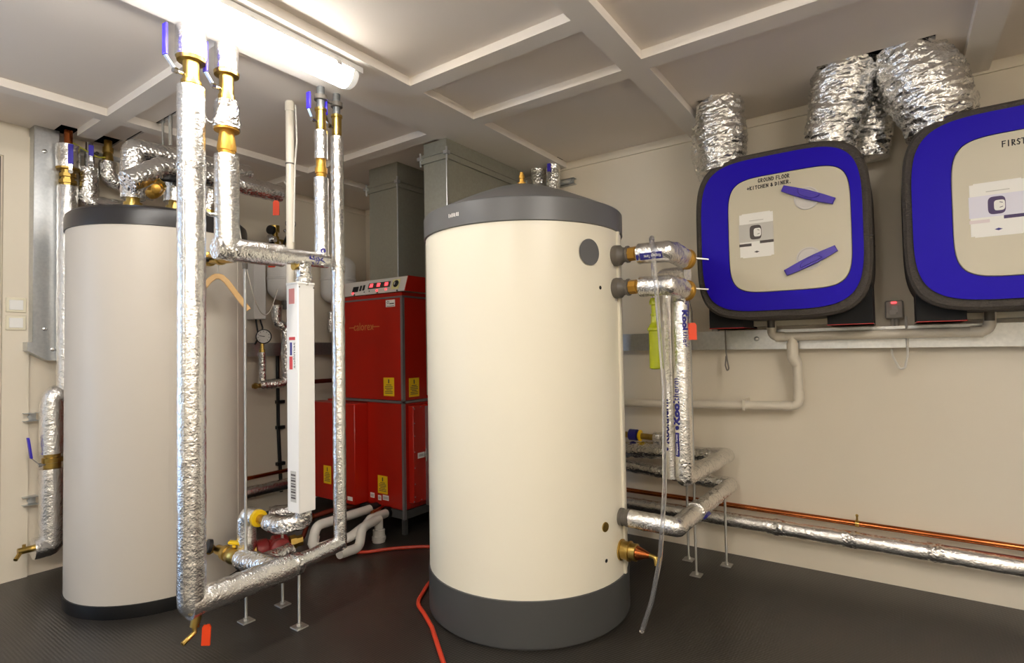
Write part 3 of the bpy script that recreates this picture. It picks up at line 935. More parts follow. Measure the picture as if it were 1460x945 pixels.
def warn(x, y, z, w_, h_, u):
    """yellow warning label with lines of print; u = horizontal direction, on a vertical face"""
    u = Vector(u)
    n_ = Vector((u.y, -u.x, 0))
    c = Vector((x, y, z))
    o = build('warning_label', MB().obox(c + n_ * .0006, u, (0, 0, 1), n_, w_ / 2, h_ / 2, .0006), 'label', t, 'yellow warning label')
    b = MB()
    for k in range(6):
        b.obox(c + n_ * .0014 + Vector((0, 0, h_ * (.1 - k * .09))), u, (0, 0, 1), n_, w_ * (.36 if k % 3 else .25), h_ * .018, .0002)
    b.obox(c + n_ * .0014 + Vector((0, 0, h_ * .3)), u, (0, 0, 1), n_, w_ * .05, h_ * .11, .0002)
    build('label_print', b, 'darkprint', o)


warn(1.138, yF, .928, .098, .118, (1, 0, 0))
warn(x1, -.685, .922, .09, .12, (0, 1, 0))
warn(1.07, yF, .295, .092, .115, (1, 0, 0))
warn(.64, -.885, .33, .08, .12, (1, 0, 0))
for (xa_, xb_, z_) in ((.95, .99, .215), (1.025, 1.055, .208), (1.07, 1.125, .215)):
    o = flat('small_label', xa_, xb_, z_ - .016, z_ + .016, 'paper')
    build('label_print', MB().box(xa_ + .004, xb_ - .004, fy - .0006, fy, z_ - .01, z_ + .008), 'greyprint', o)
o = build('small_label', MB().box(.85, .9, -.8862, -.885, .19, .215), 'paper', t)
o = build('small_label', MB().box(x1 + .0502, x1 + .0512, -.71, -.65, .475, .51), 'paper', t)
build('label_print', MB().box(x1 + .0512, x1 + .0518, -.7, -.66, .485, .5), 'greyprint', o)

# ------------------------------------------------------------------ galvanised ventilation ducts
def duct(xa, xb, ya, yb, z0, z1, zf, label, name='ventilation_duct'):
    t = thing(name, label, 'air duct', ((xa + xb) / 2, (ya + yb) / 2, z0))
    build('duct_body', MB().box(xa, xb, ya, yb, z0, z1, .003), 'duct', t)
    e = .012
    build('flange', MB().box(xa - e, xb + e, ya - e, yb + e, zf - .03, zf - .012).box(xa - e, xb + e, ya - e, yb + e, zf + .006, zf + .022).box(xa - .006, xb + .006, ya - .006, yb + .006, zf - .012, zf + .006), 'duct', t)
    bl = MB()
    for (cx, cy) in ((xa - e, ya - e), (xb + e, ya - e), (xb + e, yb + e)):
        bl.cyl((cx, cy, zf - .045), (cx, cy, zf + .035), .006, seg=8).obox((cx, cy, zf), (1, 0, 0), (0, 1, 0), (0, 0, 1), .014, .014, .01)
    build('corner_bolt', bl, 'galv', t)
    build('corner_bead', MB().cyl((xb - .001, ya + .001, z0), (xb - .001, ya + .001, zf - .03), .004, seg=8), 'galv', t)
    return t


duct(.895, 1.172, -.72, -.25, 1.533, 2.4, 2.262, 'galvanised square air duct rising from the red cabinet to the ceiling')
duct(1.585, 1.765, -.9, -.11, .9, 2.362, 2.272, 'wider galvanised air duct behind the cream cylinder')

# ------------------------------------------------------------------ left wall: steel trunking, rail, switches
t = thing('cable_trunking', 'galvanised steel trunking column running up the left wall beside the cylinder', 'cable trunking', (.045, -2.25, 1.16))
build('trunk_column', MB().box(.002, .085, -2.3, -2.19, 1.235, 2.4, .002), 'galv', t)
build('trunk_elbow', MB().prism([(-2.322, 1.24), (-2.322, 1.195), (-2.235, 1.14), (-2.1, 1.14), (-2.1, 1.225), (-2.15, 1.24)], (.002, 0, 0), (0, 1, 0), (0, 0, 1), (.09, 0, 0)), 'galv', t)
build('trunk_run', MB().box(.002, .07, -2.1, -.06, 1.142, 1.226, .002), 'galv', t)
build('trunk_flange', MB().box(.0702, .072, -2.1, -.06, 1.136, 1.15).box(.0702, .072, -2.1, -.06, 1.218, 1.232), 'galv', t)
for (y, z) in ((-2.255, 2.27), (-2.248, 1.31), (-2.215, 1.2)):
    build('screw', MB().lathe([(.011, 0), (.011, .003), (.006, .006), (.001, .006)], (.085 if z > 1.22 else .092, y, z), X, 14), 'chrome', t)
for i, (z, l) in enumerate(((1.437, 'upper cream light switch on the wall beside the steel trunking'), (1.343, 'lower cream light switch on the wall beside the steel trunking'))):
    t = thing('light_switch', l, 'light switch', (.014, -2.35, z - .04), 'wall switches beside the trunking')
    build('plate', MB().box(.014, .022, -2.393, -2.31, z - .039, z + .039, .003), 'switch', t)
    build('rocker', MB().obox((.0245, -2.352, z), (0, 1, 0), (0, 0, 1), (1, 0, .06), .028, .026, .003, .001), 'white', t)

# ------------------------------------------------------------------ left wall: valves and pipes above the cylinder
wx = .13
t = thing('insulated_pipe', 'foil-lagged wall pipe with blue lever valve right beside the steel trunking', 'pipe', (wx, -2.165, 1.0))
build('copper_tail', MB().cyl((wx, -2.165, 2.3), (wx, -2.165, 2.4), .02), 'copper', t)
build('valve_jacket', lag([(wx, -2.165, 2.315), (wx, -2.165, 2.19)], .055, amp=.005), 'foil', t)
bv = build('ball_valve', MB().lathe([(.03, 2.192), (.056, 2.19), (.056, 2.18), (.03, 2.178), (.03, 2.16), (.04, 2.158), (.04, 2.14), (.031, 2.138), (.031, 2.125), (.042, 2.123), (.042, 2.105), (.034, 2.103), (.034, 2.085)], (wx, -2.165, 0), seg=8), 'brass', t)
lever(bv, (wx + .03, -2.165, 2.16), (1, -.2, 0), (0, 0, 1), .11, kink=.005)
build('lagging', lag([(wx, -2.165, 2.09), (wx, -2.165, .985)], .047, amp=.004), 'foil', t)
t = thing('insulated_pipe', 'foil-lagged wall pipe with a small blue lever, turning right at the cylinder top', 'pipe', (wx, -2.075, 2.02))
build('valve_body', MB().lathe([(.014, 2.2), (.024, 2.202), (.024, 2.3), (.018, 2.302), (.018, 2.36)], (wx, -2.07, 0), seg=14), 'chrome', t)
lever(t, (wx + .02, -2.07, 2.235), (1, -.2, 0), (0, 0, 1), .06, kink=.004)
build('lagging', lag([(wx, -2.07, 2.215), (wx, -2.07, 2.02), (wx, -1.75, 2.02)], .046, fillet=.03, amp=.007), 'foilrough', t)
t = thing('insulated_pipe', 'foil-lagged bent pipe with brass top, third of the wall pipes above the cylinder', 'pipe', (wx, -1.975, 2.1))
build('brass_union', MB().lathe([(.02, 2.4), (.02, 2.36), (.027, 2.358), (.027, 2.33), (.022, 2.328), (.027, 2.3), (.027, 2.27), (.02, 2.268)], (wx, -1.98, 0), seg=12), 'brass', t)
build('lagging', lag([(wx, -1.98, 2.275), (wx, -1.98, 2.165), (wx + .02, -1.75, 2.14)], .045, fillet=.09, amp=.007), 'foilrough', t)
single('cable', MB().tube([(.1, -2.14, 2.35), (.15, -2.1, 2.31), (.16, -2.04, 2.28), (.14, -1.98, 2.3)], .004, 8, fillet=.05), 'yellowwire', 'green-yellow earth cable looped between the wall pipes', 'cable')
t = thing('pipe_rail', 'small steel strut rail high on the wall behind the three wall pipes', 'bracket', (.03, -1.9, 2.33))
build('strut', MB().box(0, .04, -2.17, -1.75, 2.325, 2.345), 'galv', t)
build('nut', MB().hexnut((.04, -2.01, 2.335), (.06, -2.01, 2.335), .01), 'rubber', t)
build('nut', MB().hexnut((.04, -2.12, 2.335), (.06, -2.12, 2.335), .01), 'rubber', t)

t = thing('insulated_pipe', 'upper foil-lagged horizontal pipe above the left cylinder, dropping to its brass nipple', 'pipe', (.7, -2.06, 1.95))
build('lagging', lag([(.7, -2.062, 1.945), (.7, -2.062, 2.2), (.68, -1.45, 2.225)], .054, fillet=.03, amp=.004), 'foilrough', t)
build('hanger_rod', MB().cyl((.676, -1.915, 2.25), (.676, -1.915, 2.412), .006, seg=8), 'steel', t)
build('hanger_rod', MB().cyl((.76, -1.914, 2.25), (.76, -1.914, 2.412), .0095, seg=8), 'steel', t)
build('rod_top', MB().hexnut((.676, -1.913, 2.39), (.676, -1.913, 2.4), .009), 'galv', t)
t = thing('insulated_pipe', 'lower foil-lagged horizontal pipe above the left cylinder, ending near the white pipe', 'pipe', (.86, -1.8, 1.95))
build('lagging', lag([(.9, -2.16, 1.97), (.87, -2.0, 2.09), (.86, -1.9, 2.1), (.88, -1.37, 2.09)], [.05, .05, .05, .05], fillet=.05, amp=.0045), 'foilrough', t)
build('lagging', lag([(.79, -1.905, 1.945), (.79, -1.905, 2.06)], .052, amp=.004), 'foil', t)
build('lagging', lag([(.78, -1.73, 1.945), (.8, -1.73, 2.06)], .035, amp=.006), 'foilrough', t)
mv = build('mixing_valve', MB().lathe([(.014, 0), (.024, .004), (.03, .02), (.03, .06), (.024, .07), (.024, .08)], (.88, -2.06, 1.935), (-.2, .7, .62), 16).lathe([(.014, 0), (.022, .003), (.022, .035), (.014, .04)], (.9, -2.03, 1.97), (.7, -.5, -.25), 14), 'orange', t, 'bronze three-port valve')
build('union_nut', MB().lathe([(.02, 0), (.029, .002), (.029, .02), (.02, .022)], (.87, -2.015, 1.99), (-.2, .7, .62), 8), 'brass', mv)
build('black_tape', MB().tube([(.86, -2.03, 2.03), (.88, -1.96, 2.035), (.88, -1.86, 2.05)], .016, 10, fillet=.03, step=.02, amp=.006), 'black', t)

t = thing('ball_valve_run', 'foil-lagged riser with brass valve, low on the left wall beside the cylinder', 'pipe', (.12, -2.225, .1))
build('lagging', lag([(.12, -2.1, .955), (.12, -2.222, .955), (.12, -2.222, .648)], .056, fillet=.03, amp=.004), 'foil', t)
bv = build('ball_valve', MB().lathe([(.03, .57), (.038, .572), (.038, .6), (.046, .602), (.046, .626), (.036, .628), (.036, .655)], (.12, -2.222, 0), seg=12), 'brass', t)
lever(bv, (.13, -2.25, .595), (0, -1, 0), (-.05, -.12, 1), .11, kink=.03)
build('lagging', lag([(.12, -2.222, .57), (.12, -2.222, .165), (.12, -2.3, .165)], .056, fillet=.03, amp=.004), 'foil', t)
build('drain_cock', MB().tube([(.12, -2.3, .17), (.12, -2.36, .17)], .017, 10).tube([(.12, -2.345, .17), (.14, -2.365, .15), (.15, -2.375, .14)], .01, 8).cyl((.12, -2.335, .16), (.12, -2.335, .2), .008, seg=8), 'brass', t)
single('copper_pipe', MB().cyl((.1, -2.13, 0), (.1, -2.13, .93), .014), 'redcopper', 'dull red copper pipe squeezed between the wall riser and the left cylinder', 'pipe')
for z, l in ((.842, 'upper small steel wall clip left of the low wall riser'), (.4, 'lower small steel wall clip left of the low wall riser')):
    t = thing('wall_clip', l, 'bracket', (.02, -2.295, z - .03), 'steel clips by the low riser')
    build('channel', MB().box(0, .05, -2.322, -2.262, z - .022, z - .019).box(0, .05, -2.322, -2.262, z + .019, z + .022).box(0, .004, -2.322, -2.262, z - .02, z + .02), 'galv', t)
    build('nut', MB().hexnut((.004, -2.292, z), (.02, -2.292, z), .01), 'galv', t)

# ------------------------------------------------------------------ left wall behind: vessels, gauge, boxes, low pipes
t = thing('junction_box', 'plain white box on the back wall beside the left cylinder', 'electrical box', (.05, -1.03, 1.4))
build('casing', MB().box(0, .11, -1.095, -1.005, 1.4, 1.82, .004), 'white', t)
build('cable_bundle', MB().tube([(.07, -1.06, 1.405), (.08, -1.055, 1.33), (.11, -1.06, 1.27), (.09, -1.08, 1.22)], .006, 8, fillet=.03).tube([(.07, -1.03, 1.405), (.09, -1.02, 1.34), (.1, -1.05, 1.25)], .006, 8, fillet=.03), 'black', t)


def vessel(x, y, r, z0, z1, label):
    t = thing('expansion_vessel', label, 'expansion vessel', (x, y, z0), 'white expansion vessels')
    h = min(r * .8, .09)
    pr = [(r * math.sin(a), z0 + h - h * math.cos(a)) for a in [math.pi / 2 * i / 6 for i in range(7)]]
    zm = (z0 + z1) / 2
    pr += [(r, zm - .012), (r + .004, zm - .008), (r + .004, zm + .008), (r, zm + .012)]
    pr += [(r * math.cos(a), z1 - h + h * math.sin(a)) for a in [math.pi / 2 * i / 6 for i in range(7)]]
    build('tank_body', MB().lathe(pr, (x, y, 0), seg=36), 'white', t)
    build('connection', MB().lathe([(.018, z0 - .06), (.018, z0 - .03), (.026, z0 - .028), (.026, z0 + .004)], (x, y, 0), seg=10), 'rubber', t)
    build('wall_band', MB().box(0, x, y - .015, y + .015, zm - .012, zm + .012), 'galv', t)
    return t


vessel(.16, -.885, .122, 1.535, 1.86, 'white expansion vessel with a pressure gauge above, behind the foil elbow loop')
vessel(.15, -.41, .135, 1.535, 1.93, 'white expansion vessel between the thin riser and the red cabinet')
t = thing('gauge_manifold', 'brass safety manifold with a small gauge on top of the white vessel', 'valve', (.15, -.96, 1.86))
build('manifold_pipe', MB().cyl((.15, -.93, 1.83), (.15, -.93, 1.97), .018), 'pvc', t)
build('brass_body', MB().lathe([(.02, 1.94), (.03, 1.945), (.03, 2.0), (.022, 2.003), (.022, 2.03), (.034, 2.033), (.034, 2.08), (.02, 2.083)], (.15, -.96, 0), seg=14).tube([(.15, -.96, 1.97), (.15, -.87, 1.97)], .018, 10), 'brass', t)
build('chrome_cap', MB().lathe([(.02, 0), (.03, .003), (.03, .05), (.02, .055)], (.16, -.975, 1.975), (.5, -.85, 0), 14), 'chrome', t)
build('black_cap', MB().lathe([(.02, 0), (.032, .003), (.032, .03), (.02, .035)], (.165, -.985, 2.04), (.3, -.95, 0), 14).lathe([(.02, 0), (.026, .003), (.026, .02), (.02, .022)], (.165, -.985, 1.93), (.3, -.95, 0), 14), 'black', t)
GA = Vector((.82, -.57, 0)).normalized()


def gauge(t, p, r, name):
    g = build(name, MB().lathe([(r * .8, -.02), (r, -.018), (r, .004), (r * .9, .006), (r * .88, .002), (.001, .002)], p, GA, 24), 'black', t)
    build('dial_face', MB().lathe([(r * .87, .002), (r * .87, .003), (.001, .003)], p, GA, 24), 'paper', g)
    u = Vector((-GA.y, GA.x, 0))
    tk = MB()
    for k in range(9):
        a = R(225 - k * 33.75)
        d = u * math.cos(a) + Vector((0, 0, 1)) * math.sin(a)
        tk.obox(Vector(p) + GA * .0034 + d * r * .7, d, d.cross(GA), GA, r * .09, r * .025, .0004)
    build('dial_marks', tk, 'darkprint', g)
    build('needle', MB().obox(Vector(p) + GA * .004 - u * r * .2 + Vector((0, 0, r * .05)), Vector(-u + Vector((0, 0, .15))).normalized(), (0, 0, 1), GA, r * .35, r * .04, .0005), 'black', g)


gauge(t, (.2, -.865, 2.105), .036, 'pressure_gauge')
build('gauge_stem', MB().cyl((.15, -.87, 1.97), (.18, -.86, 2.09), .008), 'brass', t)
build('steel_ball', MB().ball((.2, -.91, 2.045), .012), 'chrome', t)
build('pointed_lever', MB().obox((.22, -.91, 2.0), Vector((.05, .35, .93)).normalized(), Vector((0, .93, -.35)).normalized(), (1, 0, 0), .12, .007, .004), 'black', t)
t = thing('pressure_gauge', 'round white pressure gauge with black rim above the low foil pipe', 'gauge', (.15, -1.055, .93))
gauge(t, (.17, -1.06, 1.275), .052, 'gauge_head')
build('brass_stem', MB().lathe([(.014, 1.16), (.02, 1.162), (.02, 1.185), (.014, 1.187), (.014, 1.23)], (.15, -1.06, 0), seg=8), 'brass', t)
t = thing('insulated_pipe', 'foil-lagged pipe on the back wall linking gauge, vessel and low branch', 'pipe', (.14, -.95, .9))
build('lagging', lag([(.15, -1.06, 1.165), (.15, -1.06, .955)], .026, amp=.004, seg=16), 'foilrough', t)
build('lagging', lag([(.17, -.96, 1.5), (.17, -.96, 1.375), (.19, -.9, 1.34), (.19, -.9, .94), (.15, -1.08, .935)], .036, fillet=.05, amp=.005, seg=16), 'foilrough', t)
build('brass_cock', MB().tube([(.15, -1.07, .93), (.15, -1.13, .93)], .016, 10).lathe([(.01, 0), (.02, .002), (.02, .02), (.01, .022)], (.15, -1.11, .935), (.8, -.5, -.3), 10), 'brass', t)
build('copper_run', MB().cyl((.12, -.8, .93), (.12, -.1, .93), .017), 'redcopper', t)
single('insulated_pipe', lag([(.15, -.48, 1.475), (.15, -.48, 1.31)], .03, amp=.005, seg=16), 'foilrough', 'short foil-lagged stub hanging under the right white vessel', 'pipe')
t = thing('wall_conduit', 'black vertical conduit clipped to the back wall between cylinder and white box', 'conduit', (.02, -.86, .12))
build('tube', MB().tube([(.018, -.862, 1.14), (.018, -.858, .6), (.02, -.838, .12)], .013, 10), 'black', t)
for z in (.79, .6, .33):
    build('clip', MB().box(0, .035, -.872, -.812, z - .012, z + .012), 'black', t)
t = thing('copper_pipe', 'bare copper pipe low along the back wall behind the white box', 'pipe', (.05, -.6, .26))
build('tube', MB().cyl((.05, -1.7, .278), (.05, -.08, .278), .014), 'copper', t)
build('clip', MB().cyl((0, -1.08, .278), (.05, -1.08, .278), .006, seg=8), 'brass', t)
single('insulated_pipe', lag([(.075, -1.7, .185), (.075, -.08, .185)], .042, amp=.004, seg=16), 'foil', 'dark foil-lagged pipe low along the back wall behind the white box', 'pipe')
single('insulated_pipe', lag([(.33, -1.12, .07), (.42, -.98, .075), (.5, -.9, .075)], .055, fillet=.05, amp=.008, seg=16), 'foilrough', 'foil-lagged pipe end lying on the floor below the white box', 'pipe')
t = thing('copper_pipe', 'short copper pipe with flange near the floor in front of the red cabinet', 'pipe', (.8, -1.0, .1))
build('tube', MB().tube([(.78, -1.12, .125), (.8, -.98, .135), (.86, -.8, .14)], .016, 10).tube([(.78, -1.12, .125), (.76, -1.16, .0)], .014, 10), 'redcopper', t)
build('flange', MB().lathe([(.015, 0), (.026, .002), (.026, .02), (.015, .022)], (.78, -1.12, .125), (.1, 1, .05), 10), 'copper', t)

# tags, hanger and thin wires by the left cylinder
def tag_(c, u, w_, h_, label, hang=None, m='redtag', tilt=0.0):
    t = thing('valve_tag', label, 'tag', (c[0], c[1], c[2] - h_ / 2))
    u = Vector(u).normalized()
    up = (Vector((0, 0, 1)) + u * tilt).normalized()
    n_ = u.cross(up)
    out = [(-w_ / 2, -h_ / 2), (w_ / 2, -h_ / 2), (w_ / 2, h_ * .36), (w_ * .3, h_ / 2), (-w_ * .3, h_ / 2), (-w_ / 2, h_ * .36)]
    build('plate', MB().prism(out, Vector(c) - n_ * .003, u, up, n_ * .006), m, t)
    if hang:
        build('tie', MB().tube([Vector(c) + up * h_ * .5, (Vector(c) + up * h_ * .5 + Vector(hang)) / 2 + Vector((.004, 0, .002)), hang], .002, 6), 'black', t)
    return t


VU = (.8, .6, 0)
tag_((1.745, -2.21, .15), VU, .03, .075, 'red tag on the drain cock under the corner of the front foil pipe', (1.73, -2.235, .195), tilt=.06)
tag_((.95, -1.44, 1.985), VU, .035, .085, 'orange tag hanging from the end of the horizontal pipe above the left cylinder', (.93, -1.44, 2.05))
tag_((.2, -1.0, 1.79), VU, .075, .045, 'wide orange tag below the foil elbow loop, on the white vessel', m='redtag')
tag_((.22, -.9, 1.79), VU, .03, .05, 'small bright red tag on the white vessel beside a wider orange one', m='redtag', tilt=.3)
tag_((1.05, -1.72, 1.93), VU, .02, .03, 'tiny red tag on the cylinder rim between the two front foil pipes')
single('cable', MB().tube([(1.0, -1.42, 2.13), (1.05, -1.4, 2.06), (1.06, -1.41, 1.75)], .004, 8, fillet=.04), 'wire', 'white capillary wire dropping from the pipe end above the left cylinder', 'cable')
pts = []
for k in range(25):
    u = k / 24
    pts.append((1.2 - .55 * u, -1.8 + .55 * u, 1.84 - 1.5 * u + 1.22 * u * u))
single('cable', MB().tube(pts, .003, 6), 'wire', 'thin white wire drooping in a long loop behind the foil elbow loop', 'cable')
t = thing('coat_hanger', 'pale wooden coat hanger hanging beside the left cylinder', 'coat hanger', (1.18, -1.84, 1.36))
hv = Vector((.38, .92, 0)).normalized()
pc = Vector((1.185, -1.885, 1.53))
b = MB()
for s_ in (-1, 1):
    P_ = [pc + hv * s_ * d + Vector((0, 0, z)) for d, z in ((0, 0), (.014, -.002), (.036, -.022), (.08, -.085), (.13, -.155))]
    for a_, c_ in zip(P_[:-1], P_[1:]):
        d_ = (c_ - a_).normalized()
        n_ = hv.cross(Vector((0, 0, 1)))
        b.obox((a_ + c_) / 2, d_, d_.cross(n_), n_, (c_ - a_).length / 2 + .004, .013, .006, .003)
build('shoulders', b, 'wood', t)
build('hook', MB().tube([pc + Vector((0, 0, .008)), pc + Vector((0, 0, .05)), pc + Vector((.012, .012, .08)), pc + Vector((.0, .0, .1)), pc + Vector((-.014, -.014, .085))], .003, 8, fillet=.01), 'steel', t)

# ------------------------------------------------------------------ white waste traps and red hose on the floor
wt = .027
t = thing('waste_pipe', 'white plastic waste trap pipe looping from the red cabinet, left one', 'waste pipe', (1.05, -1.1, 0))
build('pipe', MB().tube([(1.02, -.83, .148), (1.09, -1.29, .175), (1.1, -1.335, .05), (1.2, -1.14, .09), (1.2, -1.05, .12)], wt, 16, fillet=.05), 'waste', t)
build('socket', MB().lathe([(wt + .003, 0), (wt + .003, .05)], (1.093, -1.305, .125), (.05, -.25, -1), 18), 'waste', t)
build('rubber_cuff', MB().cyl((1.01, -.77, .145), (1.02, -.85, .15), .03), 'black', t)
t = thing('waste_pipe', 'white plastic waste pipe with an S bend and a floor socket, right one', 'waste pipe', (1.2, -.95, 0))
build('pipe', MB().tube([(1.12, -.78, .125), (1.16, -.96, .138), (1.17, -1.02, .1)], wt, 16, fillet=.03), 'waste', t)
build('pipe', MB().tube([(1.2, -.93, .14), (1.24, -1.09, .135), (1.25, -1.12, .032), (1.25, -1.22, .036), (1.255, -1.26, .04)], wt, 16, fillet=.045), 'waste', t)
build('floor_socket', MB().lathe([(.026, .14), (.026, .075), (.036, .073), (.036, .035), (.042, .033), (.042, .012), (.038, .01), (.038, 0)], (1.2, -.93, 0), seg=24), 'waste', t)
build('rubber_cuff', MB().cyl((1.11, -.745, .12), (1.125, -.81, .127), .033), 'black', t)
build('copper_tail', MB().cyl((1.08, -.79, .155), (1.14, -.93, .165), .012), 'copper', t)
single('red_hose', MB().tube([(1.15, -1.19, .01), (1.29, -1.115, .01), (1.378, -.985, .01), (1.522, -.851, .01), (1.72, -.8, .01), (1.86, -.95, .01), (1.88, -1.2, .01), (1.99, -1.4, .01), (2.085, -1.45, .01), (2.199, -1.52, .01), (2.42, -1.69, .01), (2.8, -2.0, .01)], .0095, 10, fillet=.2), 'hose', 'red rubber hose snaking over the floor around the cream cylinder', 'hose')

# ------------------------------------------------------------------ right wall: steel rail and ventilation units
t = thing('cable_trunking', 'long galvanised steel trunking running along the right wall under the blue units', 'cable trunking', (2.6, -.03, 1.136))
build('trunk_body', MB().box(.08, XR - .002, -.06, -.002, 1.138, 1.232, .002), 'galv', t)
build('trunk_lid', MB().box(.08, 3.62, -.064, -.06, 1.134, 1.236), 'galv', t)
build('trunk_lid', MB().box(3.624, XR - .002, -.064, -.06, 1.134, 1.236), 'galv', t)
for x in (3.205, 2.2):
    build('screw', MB().lathe([(.013, 0), (.013, .003), (.007, .007), (.001, .007)], (x, -.064, 1.19), (0, -1, 0), 14), 'galv', t)


def sup(cx, cz, a, b, n_, N=96):
    out = []
    for k in range(N):
        th = 2 * math.pi * k / N
        c_, s_ = math.cos(th), math.sin(th)
        out.append((cx + a * math.copysign(abs(c_) ** (2 / n_), c_), cz + b * math.copysign(abs(s_) ** (2 / n_), s_)))
    return out


def ring_panel(o1, o2, y0, y1):
    """plate between two outlines with the same number of points"""
    n_ = len(o1)
    vs = [(a, y0, b) for a, b in o1] + [(a, y1, b) for a, b in o1] + [(a, y1, b) for a, b in o2] + [(a, y0, b) for a, b in o2]
    fs = []
    for k in range(n_):
        j = (k + 1) % n_
        for q in range(4):
            r_ = (q + 1) % 4
            fs.append((q * n_ + k, q * n_ + j, r_ * n_ + j, r_ * n_ + k))
    return MB().add(vs, fs)


UX, UZ = Vector((1, 0, 0)), Vector((0, 0, 1))


def unit_body(dx, label):
    t = thing('ventilation_unit', label, 'ventilation unit', (3.373 + dx, -.22, 1.24))
    cx = 3.373 + dx
    build('foam_casing', MB().prism(sup(cx, 1.68, .373, .399, 4.4), (0, -.04, 0), UX, UZ, (0, -.365, 0), .012), 'epp', t)
    for z in (1.96, 1.62):
        gr = MB().box(cx + .338 - (.018 if z > 1.8 else 0), cx + .3742 - (.022 if z > 1.8 else 0), -.4058, -.05, z, z + .0035)
        build('casing_joint', gr, 'black', t)
    build('front_panel', ring_panel(sup(cx, 1.684, .341, .364, 4.3), sup(cx + .043, 1.682, .257, .277, 5.3), -.395, -.418), 'blue', t, 'blue front panel')
    dp = build('door', MB().prism(sup(cx + .043, 1.682, .2545, .2745, 5.3), (0, -.395, 0), UX, UZ, (0, -.0245, 0), .003), 'panelgrey', t, 'stone grey door')
    return t, dp, cx


def unit_handles(t, dp, cx):
    for (hx, hz, ang, side) in ((.136, 1.832, -24.5, -1), (.138, 1.532, 24, 1)):
        u = Vector((math.cos(R(ang)), 0, math.sin(R(ang))))
        v = Vector((-u.z, 0, u.x))
        o = Vector((cx + hx, -.42, hz))
        build('finger_recess', MB().lathe([(.052, 0), (.052, .0035), (.049, .0045), (.0455, .0035), (.0445, .0012), (.02, .0008), (.001, .0008)], o + v * side * .014, (0, -1, 0), 36), 'control', dp)
        out = [(-.112, -.014), (-.06, -.019), (0, -.021), (.06, -.019), (.112, -.014), (.112, .014), (.06, .018), (0, .02), (-.06, .018), (-.112, .014)]
        h = build('handle', MB().prism(out, o + Vector((0, -.003, 0)), u, v, (0, -.016, 0), .003), 'bluehandle', t, 'blue turn handle')
        hub = [(.048 * math.cos(a), .038 * math.sin(a) * side) for a in [math.pi * k / 14 for k in range(15)]]
        if side < 0:
            hub = list(reversed(hub))
        build('hub', MB().prism([(a, b * .72 - side * .012) for a, b in hub], o + Vector((0, -.004, 0)), u, v, (0, -.02, 0), .004), 'bluehandle', h)


def manual(t, xa, xb, za, zb, sk, m2, m3):
    """product sheet taped to the door; sk = small skew"""
    y = -.4198
    sh = build('product_sheet', MB().box(xa, xb, y - .001, y, za, zb), 'paper', t, 'white printed sheet taped to the door')
    W, Hh = xb - xa, zb - za

    def P(name, a, b, c, d, m, h=.0012):
        return build(name, MB().box(xa + a * W, xa + b * W, y - .001 - h, y - .001, za + c * Hh, za + d * Hh), m, sh)
    P('printed_band', -.02, 1.0, .36, .76, m2, .0006)
    cxp, czp = xa + W * .52, za + Hh * .56
    build('printed_unit', MB().prism(sup(cxp - .006, czp, .026, .034, 4), (0, y - .0016, 0), UX, UZ, (0, -.0006, 0)), m3, sh)
    build('printed_door', MB().prism(sup(cxp + .002, czp - .001, .016, .02, 4), (0, y - .0022, 0), UX, UZ, (0, -.0005, 0)), 'paper', sh)
    for dz in (.009, -.009):
        build('printed_handle', MB().obox((cxp + .007, y - .003, czp + dz), Vector((.9, 0, -.3 if dz > 0 else .3)).normalized(), Vector((.3 if dz > 0 else -.3, 0, .9)).normalized(), (0, 1, 0), .005, .0012, .0003), m3, sh)
    P('printed_bar', -.02, .35, .26, .32, m3 if m2 == 'greyprint' else 'pinkprint')
    P('printed_bar', .6, 1.0, .3, .36, m3)
    build('printed_emblem', MB().prism([(-.012, 0), (0, -.005), (.012, 0), (0, .005)], (xa + W * .5, y - .0012, za + Hh * .12), UX, UZ, (0, -.0006, 0)), 'navy' if m2 != 'greyprint' else 'darkprint', sh)
    P('printed_line', .3, .72, .82, .835, 'greyprint')
    tp = [(0, za), (W, za), (0, zb), (W, zb)]
    for q, (dx_, z_) in enumerate(tp):
        build('tape', MB().obox((xa + dx_, y - .0012, z_), (1, 0, 0), (0, 0, 1), (0, 1, 0), .012, .004, .0004), 'panelgrey', sh)


t, dp, cx = unit_body(0, 'blue and grey wall ventilation unit with two blue handles, marked GROUND FLOOR')
unit_handles(t, dp, cx)
manual(t, 3.213, 3.362, 1.575, 1.787, 0, 'greyprint', 'darkprint')
hw = MB()
handwriting(hw, 'GROUND FLOOR', lambda x, y: (3.302 + x * 1.0, -.4201, 1.928 + y + x * .0), .017, .0097, .0032)
handwriting(hw, '+KITCHEN & DINER.', lambda x, y: (3.252 + x, -.4201, 1.899 + y + x * .015), .015, .0099, .0036)
build('handwriting', hw, 'ink', t, 'black marker handwriting')['kind'] = 'stuff'
t2, dp2, cx2 = unit_body(.8535, 'blue and grey wall ventilation unit cut off by the right edge, marked FIRST')
unit_handles(t2, dp2, cx2)
manual(t2, 4.068, 4.232, 1.563, 1.774, 0, 'paleprint', 'purpleprint')
hw = MB()
handwriting(hw, 'FIRST', lambda x, y: (4.17 + x, -.4201, 1.902 + y), .021, .0115, .0038)
build('handwriting', hw, 'ink', t2, 'black marker handwriting')['kind'] = 'stuff'
